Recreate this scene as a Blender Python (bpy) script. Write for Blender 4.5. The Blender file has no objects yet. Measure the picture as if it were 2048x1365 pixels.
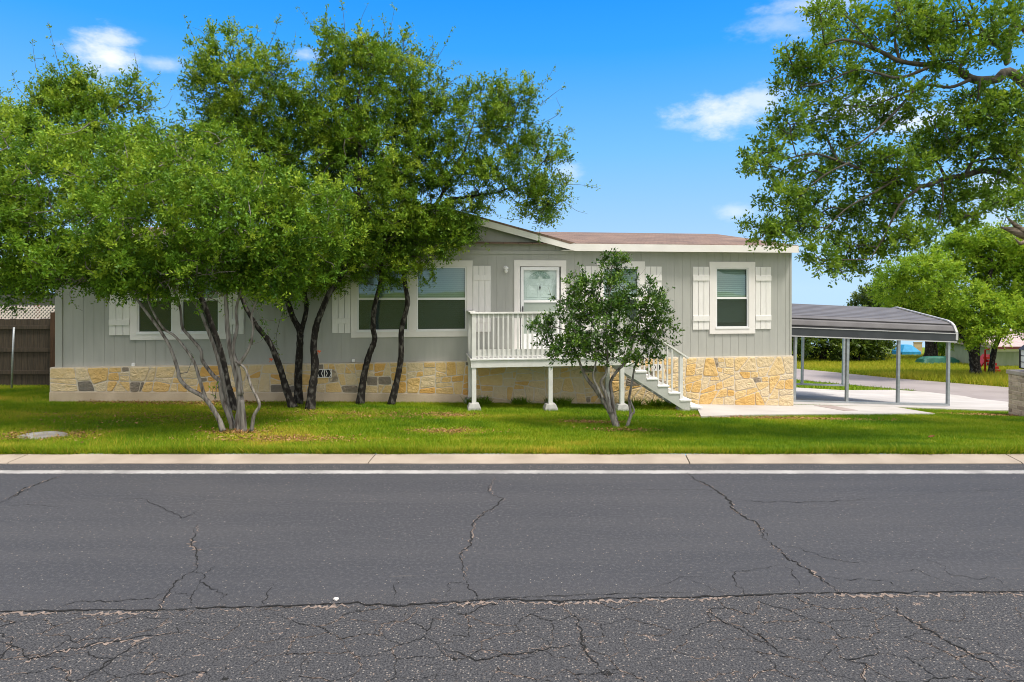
import bpy, bmesh, math, random
import numpy as np
from mathutils import Vector, Matrix

scene = bpy.context.scene
COL = scene.collection
R = math.radians

# ------------------------------------------------------------------ camera, sky, sun, exposure
F, CX, HY, H = 1300.0, 1024.0, 575.0, 2.3          # focal length in photo pixels, principal column, horizon row, eye height
cam_d = bpy.data.cameras.new("camera")
cam = bpy.data.objects.new("camera", cam_d)
COL.objects.link(cam)
cam.location = (0, 0, H)
cam.rotation_euler = (R(90), 0, 0)
cam_d.sensor_width = 36.0
cam_d.lens = 36.0 * F / 2048.0
cam_d.shift_y = -(682.5 - HY) / 2048.0
cam_d.clip_start = 0.1
cam_d.clip_end = 3000
scene.camera = cam

SUN_EL = R(64)
SUN_H = Vector((0.82, -0.57, 0)).normalized()
SUN = Vector((SUN_H.x * math.cos(SUN_EL), SUN_H.y * math.cos(SUN_EL), math.sin(SUN_EL)))
SKY_STRENGTH = 0.122
sun_d = bpy.data.lights.new("sun", "SUN")
sun_d.energy = 2.95
sun_d.angle = R(12)
sun_d.color = (1.0, 0.94, 0.85)
sun = bpy.data.objects.new("sun", sun_d)
COL.objects.link(sun)
sun.location = (30, 0, 40)
sun.rotation_euler = (-SUN).to_track_quat('-Z', 'Y').to_euler()

vs = scene.view_settings
vs.view_transform = 'Standard'
vs.look = 'None'
vs.exposure = 0.66
vs.gamma = 1.0
scene.cycles.use_denoising = True
scene.cycles.pixel_filter_type = 'BLACKMAN_HARRIS'
scene.cycles.filter_width = 1.0
scene.cycles.max_bounces = 6
scene.cycles.transparent_max_bounces = 12
scene.cycles.sample_clamp_indirect = 6.0


def make_world():
    w = bpy.data.worlds.new("World")
    scene.world = w
    w.use_nodes = True
    nt = w.node_tree
    nt.nodes.clear()
    N, L = nt.nodes.new, nt.links.new
    out = N("ShaderNodeOutputWorld")
    bg = N("ShaderNodeBackground")
    bg.inputs[1].default_value = SKY_STRENGTH
    L(bg.outputs[0], out.inputs[0])
    tc = N("ShaderNodeTexCoord")
    sep = N("ShaderNodeSeparateXYZ")
    L(tc.outputs["Generated"], sep.inputs[0])
    m0 = N("ShaderNodeMath"); m0.operation = 'MAXIMUM'
    L(sep.outputs[2], m0.inputs[0]); m0.inputs[1].default_value = 0.0
    mx = N("ShaderNodeMath"); mx.operation = 'MULTIPLY_ADD'
    L(m0.outputs[0], mx.inputs[0]); mx.inputs[1].default_value = 1.25; mx.inputs[2].default_value = 0.13
    cmb = N("ShaderNodeCombineXYZ")
    L(sep.outputs[0], cmb.inputs[0]); L(sep.outputs[1], cmb.inputs[1]); L(mx.outputs[0], cmb.inputs[2])
    sky = N("ShaderNodeTexSky")
    sky.sky_type = 'NISHITA'
    sky.sun_disc = False
    sky.sun_elevation = SUN_EL
    sky.sun_rotation = math.atan2(SUN.x, SUN.y)
    sky.altitude = 300
    sky.air_density = 1.0
    sky.dust_density = 0.1
    sky.ozone_density = 1.6
    L(cmb.outputs[0], sky.inputs[0])
    hs = N("ShaderNodeHueSaturation")
    hs.inputs["Saturation"].default_value = 1.42
    hs.inputs["Value"].default_value = 1.0
    L(sky.outputs[0], hs.inputs["Color"])
    # warped direction for cloud outlines
    nz = N("ShaderNodeTexNoise"); nz.inputs["Scale"].default_value = 16.0; nz.inputs["Detail"].default_value = 7.0
    nz.inputs["Roughness"].default_value = 0.62
    cmp_ = N("ShaderNodeMapping"); cmp_.inputs["Scale"].default_value = (1.0, 1.0, 2.1); cmp_.inputs["Rotation"].default_value = (0.0, 0.25, 0.0)
    L(tc.outputs["Generated"], cmp_.inputs["Vector"]); L(cmp_.outputs[0], nz.inputs["Vector"])
    fac = None
    clouds = [  # photo column, row, half width, half height, opacity
        (218, 116, 56, 46, 0.9), (318, 128, 40, 16, 0.45), (612, 112, 42, 14, 0.55), (1452, 232, 92, 40, 0.75),
        (1520, 205, 50, 30, 0.6), (1700, 225, 110, 38, 0.75), (1830, 240, 70, 30, 0.8), (1560, 52, 75, 26, 0.33),
        (1650, 4, 120, 14, 0.45), (1472, 425, 34, 16, 0.4), (1985, 400, 50, 60, 0.5), (1130, 340, 30, 20, 0.4),
        (230, 80, 45, 20, 0.7), (1400, 250, 60, 16, 0.4)]
    for (cx, cy, rx, ry, op) in clouds:
        c = Vector(((cx - CX) / F, 1.0, (HY - cy) / F))
        ln = c.length
        c.normalize()
        sub = N("ShaderNodeVectorMath"); sub.operation = 'SUBTRACT'
        L(tc.outputs["Generated"], sub.inputs[0]); sub.inputs[1].default_value = c
        sc = N("ShaderNodeVectorMath"); sc.operation = 'MULTIPLY'
        L(sub.outputs[0], sc.inputs[0])
        sc.inputs[1].default_value = (F * ln / rx, F * ln / rx, F * ln / ry)
        ds = N("ShaderNodeVectorMath"); ds.operation = 'LENGTH'
        L(sc.outputs[0], ds.inputs[0])
        ad = N("ShaderNodeMath"); ad.operation = 'MULTIPLY_ADD'
        L(nz.outputs["Fac"], ad.inputs[0]); ad.inputs[1].default_value = -3.6
        L(ds.outputs["Value"], ad.inputs[2])
        mr = N("ShaderNodeMapRange"); mr.interpolation_type = 'SMOOTHSTEP'
        L(ad.outputs[0], mr.inputs[0])
        mr.inputs[1].default_value = -0.35; mr.inputs[2].default_value = -2.1
        mr.inputs[3].default_value = 0.0; mr.inputs[4].default_value = op
        if fac is None:
            fac = mr.outputs[0]
        else:
            m = N("ShaderNodeMath"); m.operation = 'MAXIMUM'
            L(fac, m.inputs[0]); L(mr.outputs[0], m.inputs[1])
            fac = m.outputs[0]
    # unseen cloud bank added overhead and behind the camera to neutralise ambient light
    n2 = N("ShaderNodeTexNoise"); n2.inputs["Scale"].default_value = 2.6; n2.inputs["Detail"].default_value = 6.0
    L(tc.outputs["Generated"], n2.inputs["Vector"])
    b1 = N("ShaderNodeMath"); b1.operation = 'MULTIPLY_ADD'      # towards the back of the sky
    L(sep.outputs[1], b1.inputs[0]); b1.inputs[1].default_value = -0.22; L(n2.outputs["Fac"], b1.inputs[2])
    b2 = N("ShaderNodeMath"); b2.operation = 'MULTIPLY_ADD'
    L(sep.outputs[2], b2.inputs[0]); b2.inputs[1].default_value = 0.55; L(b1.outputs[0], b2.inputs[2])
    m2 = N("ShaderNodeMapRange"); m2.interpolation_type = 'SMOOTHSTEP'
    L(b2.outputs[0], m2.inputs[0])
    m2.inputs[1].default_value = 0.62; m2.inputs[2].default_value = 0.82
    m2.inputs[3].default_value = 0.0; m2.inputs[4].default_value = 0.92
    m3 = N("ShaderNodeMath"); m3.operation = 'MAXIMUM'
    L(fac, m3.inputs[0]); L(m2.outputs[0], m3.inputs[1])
    mix = N("ShaderNodeMix"); mix.data_type = 'RGBA'
    L(m3.outputs[0], mix.inputs[0])
    rmp = N("ShaderNodeValToRGB")                       # deep azure aloft, pale towards the horizon
    e = rmp.color_ramp.elements
    e[0].position = 0.0; e[0].color = (0.49, 0.68, 0.86, 1)
    e[1].position = 0.46; e[1].color = (0.006, 0.26, 0.88, 1)
    k = e.new(0.07); k.color = (0.40, 0.63, 0.88, 1)
    k = e.new(0.20); k.color = (0.20, 0.53, 0.96, 1)
    k = e.new(0.34); k.color = (0.045, 0.37, 0.97, 1)
    L(m0.outputs[0], rmp.inputs[0])
    rs_ = N("ShaderNodeVectorMath"); rs_.operation = 'SCALE'; L(rmp.outputs[0], rs_.inputs[0]); rs_.inputs["Scale"].default_value = 6.2
    sm = N("ShaderNodeMix"); sm.data_type = 'RGBA'; sm.inputs[0].default_value = 0.85
    L(hs.outputs[0], sm.inputs[6]); L(rs_.outputs[0], sm.inputs[7])
    L(sm.outputs[2], mix.inputs[6])
    cc = N("ShaderNodeMix"); cc.data_type = 'RGBA'      # added unseen bank is set brighter and warmer than the visible clouds
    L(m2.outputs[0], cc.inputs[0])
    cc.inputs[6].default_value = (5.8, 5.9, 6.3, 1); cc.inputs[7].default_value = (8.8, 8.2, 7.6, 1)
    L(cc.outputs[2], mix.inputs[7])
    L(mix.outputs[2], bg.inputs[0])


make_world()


# ------------------------------------------------------------------ helpers
def at(px, py, Y):
    """photo pixel + distance -> world point"""
    return Vector(((px - CX) / F * Y, Y, H + (HY - py) / F * Y))


def ground_np(X, Y):
    X = np.asarray(X, float); Y = np.asarray(Y, float)
    t = np.maximum(0, Y - 8.80)
    a = np.clip(0.055 + 0.0045 * (X + 0.8), 0.012, 0.115)
    tt = np.where(t < 13.5, t, 13.5 + (t - 13.5) * 0.35)
    z = -a * tt + 0.05 * np.exp(-t / 1.0)
    z = z - 0.05 * np.maximum(0, Y - 45)
    return np.where(Y < 8.80, 0.0 + 0.05, z)


def ground(X, Y):
    return float(ground_np(X, Y))


def hit(px, py, dz=0.0):
    """where the ray through a photo pixel meets the ground"""
    lo = 6.0
    Y = lo
    while Y < 250:
        p = at(px, py, Y)
        if p.z <= ground(p.x, Y) + dz:
            break
        Y += 0.05
    return Vector((p.x, Y, ground(p.x, Y) + dz))


def road_hit(px, py, z=0.0):
    Y = (H - z) * F / (py - HY)
    return Vector(((px - CX) / F * Y, Y, z))


def tag(o, label=None, cat=None, group=None, kind=None):
    if label: o["label"] = label
    if cat: o["category"] = cat
    if group: o["group"] = group
    if kind: o["kind"] = kind
    return o


def empty(name, loc, rz=0.0):
    o = bpy.data.objects.new(name, None)
    o.empty_display_size = 0.2
    COL.objects.link(o)
    o.location = loc
    o.rotation_euler = (0, 0, rz)
    return o


def mesh_np(name, V, Fc, mat, parent=None, smooth=False, attrs=None, local_from=None):
    """numpy mesh: V (n,3), Fc (m,k) one polygon size"""
    V = np.asarray(V, np.float32); Fc = np.asarray(Fc, np.int32)
    if local_from is not None:
        V = V - np.asarray(local_from, np.float32)
    me = bpy.data.meshes.new(name)
    n, (m, k) = len(V), Fc.shape
    me.vertices.add(n); me.vertices.foreach_set("co", V.ravel())
    me.loops.add(m * k); me.loops.foreach_set("vertex_index", Fc.ravel())
    me.polygons.add(m)
    me.polygons.foreach_set("loop_start", np.arange(0, m * k, k, dtype=np.int32))
    me.polygons.foreach_set("loop_total", np.full(m, k, np.int32))
    if smooth:
        me.polygons.foreach_set("use_smooth", np.ones(m, bool))
    me.update(calc_edges=True)
    for an, arr in (attrs or {}).items():
        at_ = me.attributes.new(an, 'FLOAT', 'POINT')
        at_.data.foreach_set("value", np.asarray(arr, np.float32))
    me.materials.append(mat)
    o = bpy.data.objects.new(name, me)
    COL.objects.link(o)
    if parent is not None:
        o.parent = parent
    return o


class MB:
    def __init__(self):
        self.V, self.F, self.S, self.A = [], [], [], []

    def add(self, V, Fc, smooth=False, a=0.0):
        b = len(self.V)
        self.V += [tuple(v) for v in V]
        self.A += [a] * len(V)
        for f in Fc:
            self.F.append(tuple(i + b for i in f)); self.S.append(smooth)
        return self

    def box(self, x0, x1, y0, y1, z0, z1, a=0.0):
        V = [(x0, y0, z0), (x1, y0, z0), (x1, y1, z0), (x0, y1, z0), (x0, y0, z1), (x1, y0, z1), (x1, y1, z1), (x0, y1, z1)]
        return self.add(V, [(0, 3, 2, 1), (4, 5, 6, 7), (0, 1, 5, 4), (1, 2, 6, 5), (2, 3, 7, 6), (3, 0, 4, 7)], a=a)

    def prism(self, poly, d0, d1, axis='y', a=0.0):
        """poly: list of 2D points extruded along axis ('y': points are x,z ; 'x': y,z ; 'z': x,y)"""
        def mk(p, d):
            if axis == 'y': return (p[0], d, p[1])
            if axis == 'x': return (d, p[0], p[1])
            return (p[0], p[1], d)
        n = len(poly)
        V = [mk(p, d0) for p in poly] + [mk(p, d1) for p in poly]
        Fc = [tuple(range(n)), tuple(range(2 * n - 1, n - 1, -1))]
        for i in range(n):
            j = (i + 1) % n
            Fc.append((i, n + i, n + j, j))
        return self.add(V, Fc, a=a)

    def bar(self, p, q, w, h, up=Vector((0, 0, 1))):
        p, q = Vector(p), Vector(q)
        d = (q - p).normalized()
        s = d.cross(up)
        if s.length < 1e-4: s = d.cross(Vector((0, 1, 0)))
        s.normalize(); u = s.cross(d).normalized()
        V = []
        for c in (p, q):
            for a_, b_ in ((-1, -1), (1, -1), (1, 1), (-1, 1)):
                V.append(c + s * (a_ * w / 2) + u * (b_ * h / 2))
        return self.add(V, [(0, 1, 2, 3), (7, 6, 5, 4), (0, 4, 5, 1), (1, 5, 6, 2), (2, 6, 7, 3), (3, 7, 4, 0)])

    def tube(self, pts, rad, sides=8, smooth=True, a=0.0):
        V, Fc = tube_arrays(pts, rad, sides)
        return self.add(V, Fc, smooth, a=a)

    def build(self, name, mat, parent=None, bevel=0.0, attr=None):
        me = bpy.data.meshes.new(name)
        me.from_pydata(self.V, [], self.F)
        if any(self.S):
            me.polygons.foreach_set("use_smooth", self.S)
        if attr:
            at_ = me.attributes.new(attr, 'FLOAT', 'POINT')
            at_.data.foreach_set("value", self.A)
        bm = bmesh.new(); bm.from_mesh(me)
        bmesh.ops.recalc_face_normals(bm, faces=bm.faces)
        bm.to_mesh(me); bm.free()
        me.materials.append(mat)
        o = bpy.data.objects.new(name, me)
        COL.objects.link(o)
        if parent is not None: o.parent = parent
        if bevel > 0:
            m = o.modifiers.new("bevel", 'BEVEL'); m.width = bevel; m.segments = 2
            m.limit_method = 'ANGLE'
        return o


def tube_arrays(pts, rad, sides=8):
    pts = [Vector(p) for p in pts]
    n = len(pts)
    t0 = (pts[1] - pts[0]).normalized()
    s = t0.cross(Vector((0.13, 0.31, 0.94)))
    if s.length < 1e-3: s = t0.cross(Vector((1, 0, 0)))
    s.normalize()
    V, Fc = [], []
    for i, p in enumerate(pts):
        t = (pts[min(i + 1, n - 1)] - pts[max(i - 1, 0)])
        if t.length < 1e-6: t = t0
        t.normalize()
        s = (s - t * s.dot(t))
        if s.length < 1e-5: s = t.cross(Vector((0.3, 0.9, 0.1)))
        s.normalize()
        b = t.cross(s)
        r = rad[i]
        for k in range(sides):
            an = 2 * math.pi * k / sides
            V.append(p + (s * math.cos(an) + b * math.sin(an)) * r)
    for i in range(n - 1):
        for k in range(sides):
            k2 = (k + 1) % sides
            Fc.append((i * sides + k, i * sides + k2, (i + 1) * sides + k2, (i + 1) * sides + k))
    Fc.append(tuple(reversed(range(sides))))
    Fc.append(tuple((n - 1) * sides + k for k in range(sides)))
    return V, Fc


def catmull(pts, per=5):
    pts = [Vector(p) for p in pts]
    if len(pts) < 3:
        return [pts[0].lerp(pts[-1], i / per) for i in range(per + 1)]
    P = [pts[0] * 2 - pts[1]] + pts + [pts[-1] * 2 - pts[-2]]
    out = []
    for i in range(1, len(P) - 2):
        p0, p1, p2, p3 = P[i - 1:i + 3]
        for k in range(per):
            t = k / per
            out.append(0.5 * ((2 * p1) + (p2 - p0) * t + (2 * p0 - 5 * p1 + 4 * p2 - p3) * t * t
                              + (3 * p1 - p0 - 3 * p2 + p3) * t ** 3))
    out.append(pts[-1])
    return out


def vnoise(x, y, seed=0):
    """2D value noise in numpy, 0..1"""
    rs = np.random.RandomState(seed)
    T = rs.rand(64, 64)
    xi = np.floor(x).astype(int); yi = np.floor(y).astype(int)
    fx = x - xi; fy = y - yi
    fx = fx * fx * (3 - 2 * fx); fy = fy * fy * (3 - 2 * fy)
    a = T[xi % 64, yi % 64]; b = T[(xi + 1) % 64, yi % 64]
    c = T[xi % 64, (yi + 1) % 64]; d = T[(xi + 1) % 64, (yi + 1) % 64]
    return (a * (1 - fx) + b * fx) * (1 - fy) + (c * (1 - fx) + d * fx) * fy


def fbm(x, y, seed=0, oct_=3):
    s = 0; w = 0
    for i in range(oct_):
        k = 2 ** i
        s = s + vnoise(x * k + 7 * i, y * k - 3 * i, seed + i) / k
        w += 1 / k
    return s / w


# ------------------------------------------------------------------ materials
def newmat(name):
    m = bpy.data.materials.new(name)
    m.use_nodes = True
    nt = m.node_tree
    b = nt.nodes["Principled BSDF"]
    return m, nt, nt.nodes.new, nt.links.new, b


def pmat(name, c1, c2=None, scale=4.0, rough=0.6, bump=0.0, bscale=40.0, metal=0.0, spec=0.4, stretch=(1, 1, 1), detail=6.0, lo=0.35, hi=0.65):
    m, nt, N, L, b = newmat(name)
    b.inputs["Roughness"].default_value = rough
    b.inputs["Metallic"].default_value = metal
    b.inputs["Specular IOR Level"].default_value = spec
    tc = N("ShaderNodeTexCoord")
    mp = N("ShaderNodeMapping"); mp.inputs["Scale"].default_value = stretch
    L(tc.outputs["Object"], mp.inputs["Vector"])
    if c2 is None:
        b.inputs["Base Color"].default_value = (*c1, 1)
    else:
        n = N("ShaderNodeTexNoise"); n.inputs["Scale"].default_value = scale; n.inputs["Detail"].default_value = detail
        L(mp.outputs[0], n.inputs["Vector"])
        r = N("ShaderNodeValToRGB")
        r.color_ramp.elements[0].position = lo; r.color_ramp.elements[0].color = (*c1, 1)
        r.color_ramp.elements[1].position = hi; r.color_ramp.elements[1].color = (*c2, 1)
        L(n.outputs["Fac"], r.inputs[0])
        L(r.outputs[0], b.inputs["Base Color"])
    if bump > 0:
        n2 = N("ShaderNodeTexNoise"); n2.inputs["Scale"].default_value = bscale; n2.inputs["Detail"].default_value = 5
        L(mp.outputs[0], n2.inputs["Vector"])
        bp = N("ShaderNodeBump"); bp.inputs["Strength"].default_value = bump; bp.inputs["Distance"].default_value = 0.02
        L(n2.outputs["Fac"], bp.inputs["Height"])
        L(bp.outputs[0], b.inputs["Normal"])
    return m


def leaf_mat(name, dark, mid, light, rough=0.42, trans=0.32, spec=0.4):
    m, nt, N, L, b = newmat(name)
    a = N("ShaderNodeAttribute"); a.attribute_name = "tint"
    r = N("ShaderNodeValToRGB")
    e = r.color_ramp.elements
    e[0].position = 0.0; e[0].color = (*dark, 1)
    e[1].position = 1.0; e[1].color = (*light, 1)
    k = e.new(0.5); k.color = (*mid, 1)
    L(a.outputs["Fac"], r.inputs[0])
    L(r.outputs[0], b.inputs["Base Color"])
    b.inputs["Roughness"].default_value = rough
    b.inputs["Specular IOR Level"].default_value = spec
    t = N("ShaderNodeBsdfTranslucent")
    hs = N("ShaderNodeHueSaturation"); hs.inputs["Value"].default_value = 1.5; hs.inputs["Hue"].default_value = 0.485
    L(r.outputs[0], hs.inputs["Color"]); L(hs.outputs[0], t.inputs["Color"])
    mx = N("ShaderNodeMixShader"); mx.inputs[0].default_value = trans
    L(b.outputs[0], mx.inputs[1]); L(t.outputs[0], mx.inputs[2])
    L(mx.outputs[0], nt.nodes["Material Output"].inputs[0])
    return m


M = {}
M['siding'] = pmat("siding_paint", (0.388, 0.390, 0.360), (0.418, 0.420, 0.388), scale=1.5, rough=0.65, bump=0.12, bscale=60, stretch=(6, 1, 1))
M['white'] = pmat("white_trim_paint", (0.77, 0.74, 0.71), (0.82, 0.79, 0.76), scale=3, rough=0.5, bump=0.05, bscale=80)
M['shutter'] = pmat("shutter_paint", (0.76, 0.74, 0.71), (0.81, 0.79, 0.76), scale=5, rough=0.55, bump=0.08, bscale=90, stretch=(6, 6, 1))
M['deck'] = pmat("deck_paint", (0.60, 0.60, 0.575), (0.68, 0.68, 0.655), scale=6, rough=0.6, bump=0.12, bscale=60)
M['tread'] = pmat("worn_deck_paint", (0.74, 0.74, 0.73), (0.60, 0.59, 0.57), scale=9, rough=0.6, bump=0.15, bscale=60, lo=0.5, hi=0.75)
M['stringer'] = pmat("stair_paint", (0.42, 0.425, 0.40), (0.48, 0.485, 0.46), scale=5, rough=0.65, bump=0.1, bscale=60)
M['vinyl'] = pmat("white_vinyl", (0.82, 0.82, 0.82), rough=0.35)
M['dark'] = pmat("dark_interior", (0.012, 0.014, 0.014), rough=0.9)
M['black'] = pmat("black_metal", (0.012, 0.012, 0.013), rough=0.4)
M['blind'] = pmat("blind_slats", (0.37, 0.43, 0.40), rough=0.6)
M['door'] = pmat("door_paint", (0.78, 0.80, 0.79), rough=0.45)
M['footing'] = pmat("footing_plaster", (0.60, 0.49, 0.36), (0.48, 0.38, 0.27), scale=2.2, rough=0.9, bump=0.2, bscale=30)
M['mortar'] = pmat("mortar", (0.58, 0.51, 0.41), (0.66, 0.58, 0.47), scale=12, rough=0.95, bump=0.3, bscale=60)
M['concrete'] = pmat("slab_concrete", (0.47, 0.445, 0.425), (0.39, 0.365, 0.345), scale=1.1, rough=0.85, bump=0.1, bscale=70)
M['block'] = pmat("pier_concrete", (0.40, 0.40, 0.38), (0.30, 0.30, 0.28), scale=9, rough=0.9, bump=0.3, bscale=40)
M['kerb'] = pmat("kerb_concrete", (0.355, 0.30, 0.245), (0.28, 0.235, 0.19), scale=2.0, rough=0.9, bump=0.2, bscale=60)
M['line'] = None
M['sideroad'] = pmat("chipseal", (0.29, 0.255, 0.25), (0.24, 0.21, 0.205), scale=0.8, rough=0.9, bump=0.2, bscale=40)
M['steel'] = pmat("galvanised_steel", (0.30, 0.33, 0.35), (0.38, 0.41, 0.43), scale=3, rough=0.42, metal=0.55, stretch=(1, 1, 3))
M['sheet'] = pmat("dark_sheet_metal", (0.040, 0.042, 0.048), (0.055, 0.058, 0.064), scale=2, rough=0.38, metal=0.25, spec=0.5)
M['sheettop'] = pmat("grey_sheet_metal", (0.115, 0.110, 0.115), (0.14, 0.135, 0.14), scale=2, rough=0.6, metal=0.0, spec=0.2)
M['trimm'] = pmat("light_metal_trim", (0.44, 0.44, 0.45), rough=0.45)
M['fence'] = pmat("weathered_boards", (0.058, 0.042, 0.027), (0.032, 0.025, 0.017), scale=3, rough=0.85, bump=0.3, bscale=20, stretch=(9, 9, 1))
M['fencepost'] = pmat("brown_post", (0.07, 0.035, 0.016), (0.045, 0.022, 0.010), scale=3, rough=0.85, bump=0.3, bscale=20, stretch=(9, 9, 1))
M['redpost'] = pmat("reddish_post", (0.34, 0.15, 0.09), (0.26, 0.11, 0.07), scale=5, rough=0.8)
M['lattice'] = pmat("white_lattice", (0.70, 0.62, 0.58), rough=0.6)
M['oakbark'] = pmat("oak_bark", (0.013, 0.010, 0.008), (0.15, 0.14, 0.12), scale=15, rough=0.95, bump=0.9, bscale=28, stretch=(1, 1, 0.55), lo=0.50, hi=0.74)
M['greybark'] = pmat("grey_bark", (0.26, 0.24, 0.215), (0.060, 0.045, 0.036), scale=11, rough=0.9, bump=0.6, bscale=30, stretch=(2.2, 2.2, 0.35), lo=0.42, hi=0.68)
M['limbbark'] = pmat("limb_bark", (0.050, 0.042, 0.033), (0.12, 0.105, 0.085), scale=8, rough=0.95, bump=0.6, bscale=30, stretch=(1, 1, 1))
M['deadwood'] = pmat("dead_wood", (0.10, 0.075, 0.055), (0.32, 0.26, 0.20), scale=7, rough=0.95, bump=0.8, bscale=22, stretch=(1, 6, 6))
M['rock'] = pmat("grey_rock", (0.34, 0.33, 0.31), (0.20, 0.185, 0.17), scale=5, rough=0.95, bump=0.6, bscale=14)
M['crack'] = pmat("crack_dark", (0.010, 0.010, 0.010), rough=1.0)
M['sand'] = pmat("crack_sand", (0.25, 0.195, 0.165), (0.13, 0.105, 0.092), scale=30, rough=1.0)
M['orange'] = pmat("orange_tape", (0.55, 0.10, 0.02), rough=0.6)
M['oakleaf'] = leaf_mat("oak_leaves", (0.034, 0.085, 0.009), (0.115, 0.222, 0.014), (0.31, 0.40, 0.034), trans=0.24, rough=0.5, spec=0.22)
M['grnleaf'] = leaf_mat("bright_leaves", (0.032, 0.088, 0.009), (0.112, 0.230, 0.014), (0.30, 0.41, 0.034), trans=0.24, rough=0.5, spec=0.22)
M['bigleaf'] = leaf_mat("live_oak_leaves", (0.040, 0.098, 0.010), (0.120, 0.225, 0.016), (0.28, 0.38, 0.035), rough=0.5, spec=0.22)
M['shrubleaf'] = leaf_mat("glossy_leaves", (0.018, 0.050, 0.008), (0.052, 0.125, 0.014), (0.15, 0.26, 0.025), rough=0.38, trans=0.2, spec=0.32)
M['farleaf'] = leaf_mat("far_leaves", (0.070, 0.150, 0.010), (0.175, 0.31, 0.018), (0.33, 0.45, 0.035), rough=0.55, spec=0.2)
M['darkleaf'] = leaf_mat("far_dark_leaves", (0.025, 0.052, 0.010), (0.065, 0.115, 0.016), (0.16, 0.22, 0.025))
M['grass'] = leaf_mat("grass_blades", (0.058, 0.150, 0.004), (0.185, 0.285, 0.006), (0.50, 0.38, 0.050), rough=0.6, trans=0.3, spec=0.2)
M['drygrass'] = leaf_mat("tall_grass_blades", (0.14, 0.22, 0.012), (0.34, 0.35, 0.025), (0.52, 0.43, 0.06), rough=0.7, trans=0.3, spec=0.15)


def mat_shingle():
    m, nt, N, L, b = newmat("roof_shingles")
    tc = N("ShaderNodeTexCoord")
    br = N("ShaderNodeTexBrick")
    br.inputs["Scale"].default_value = 1.0
    br.inputs["Brick Width"].default_value = 0.33; br.inputs["Row Height"].default_value = 0.14
    br.inputs["Mortar Size"].default_value = 0.006
    br.inputs["Color1"].default_value = (0.225, 0.152, 0.115, 1)
    br.inputs["Color2"].default_value = (0.160, 0.108, 0.084, 1)
    br.inputs["Mortar"].default_value = (0.07, 0.035, 0.025, 1)
    L(tc.outputs["Object"], br.inputs["Vector"])
    n = N("ShaderNodeTexNoise"); n.inputs["Scale"].default_value = 1.3; n.inputs["Detail"].default_value = 8
    L(tc.outputs["Object"], n.inputs["Vector"])
    mx = N("ShaderNodeMix"); mx.data_type = 'RGBA'; mx.blend_type = 'MULTIPLY'; mx.inputs[0].default_value = 0.7
    r = N("ShaderNodeValToRGB")
    r.color_ramp.elements[0].position = 0.3; r.color_ramp.elements[0].color = (0.6, 0.6, 0.6, 1)
    r.color_ramp.elements[1].position = 0.7; r.color_ramp.elements[1].color = (1.25, 1.2, 1.15, 1)
    L(n.outputs["Fac"], r.inputs[0])
    L(br.outputs["Color"], mx.inputs[6]); L(r.outputs[0], mx.inputs[7])
    L(mx.outputs[2], b.inputs["Base Color"])
    b.inputs["Roughness"].default_value = 0.9
    bp = N("ShaderNodeBump"); bp.inputs["Strength"].default_value = 0.5; bp.inputs["Distance"].default_value = 0.02
    L(br.outputs["Fac"], bp.inputs["Height"]); bp.invert = True
    L(bp.outputs[0], b.inputs["Normal"])
    return m


def mat_stone():
    m, nt, N, L, b = newmat("limestone")
    a = N("ShaderNodeAttribute"); a.attribute_name = "tint"
    r = N("ShaderNodeValToRGB"); r.color_ramp.interpolation = 'LINEAR'
    e = r.color_ramp.elements
    cols = [(0.0, (0.17, 0.155, 0.13)), (0.16, (0.26, 0.215, 0.165)), (0.24, (0.62, 0.52, 0.36)), (0.5, (0.68, 0.50, 0.245)),
            (0.72, (0.64, 0.40, 0.13)), (0.9, (0.60, 0.33, 0.09)), (1.0, (0.55, 0.25, 0.06))]
    e[0].position, e[0].color = cols[0][0], (*cols[0][1], 1)
    e[1].position, e[1].color = cols[-1][0], (*cols[-1][1], 1)
    for p, c in cols[1:-1]:
        k = e.new(p); k.color = (*c, 1)
    tc = N("ShaderNodeTexCoord")
    n = N("ShaderNodeTexNoise"); n.inputs["Scale"].default_value = 7; n.inputs["Detail"].default_value = 8
    n.inputs["Roughness"].default_value = 0.65
    L(tc.outputs["Object"], n.inputs["Vector"])
    ad = N("ShaderNodeMath"); ad.operation = 'MULTIPLY_ADD'
    L(n.outputs["Fac"], ad.inputs[0]); ad.inputs[1].default_value = 0.34
    sb = N("ShaderNodeMath"); sb.operation = 'SUBTRACT'; L(a.outputs["Fac"], sb.inputs[0]); sb.inputs[1].default_value = 0.17
    L(sb.outputs[0], ad.inputs[2])
    L(ad.outputs[0], r.inputs[0])
    L(r.outputs[0], b.inputs["Base Color"])
    b.inputs["Roughness"].default_value = 0.9
    n2 = N("ShaderNodeTexNoise"); n2.inputs["Scale"].default_value = 13; n2.inputs["Detail"].default_value = 9
    L(tc.outputs["Object"], n2.inputs["Vector"])
    bp = N("ShaderNodeBump"); bp.inputs["Strength"].default_value = 0.75; bp.inputs["Distance"].default_value = 0.04
    L(n2.outputs["Fac"], bp.inputs["Height"]); L(bp.outputs[0], b.inputs["Normal"])
    return m


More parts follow.
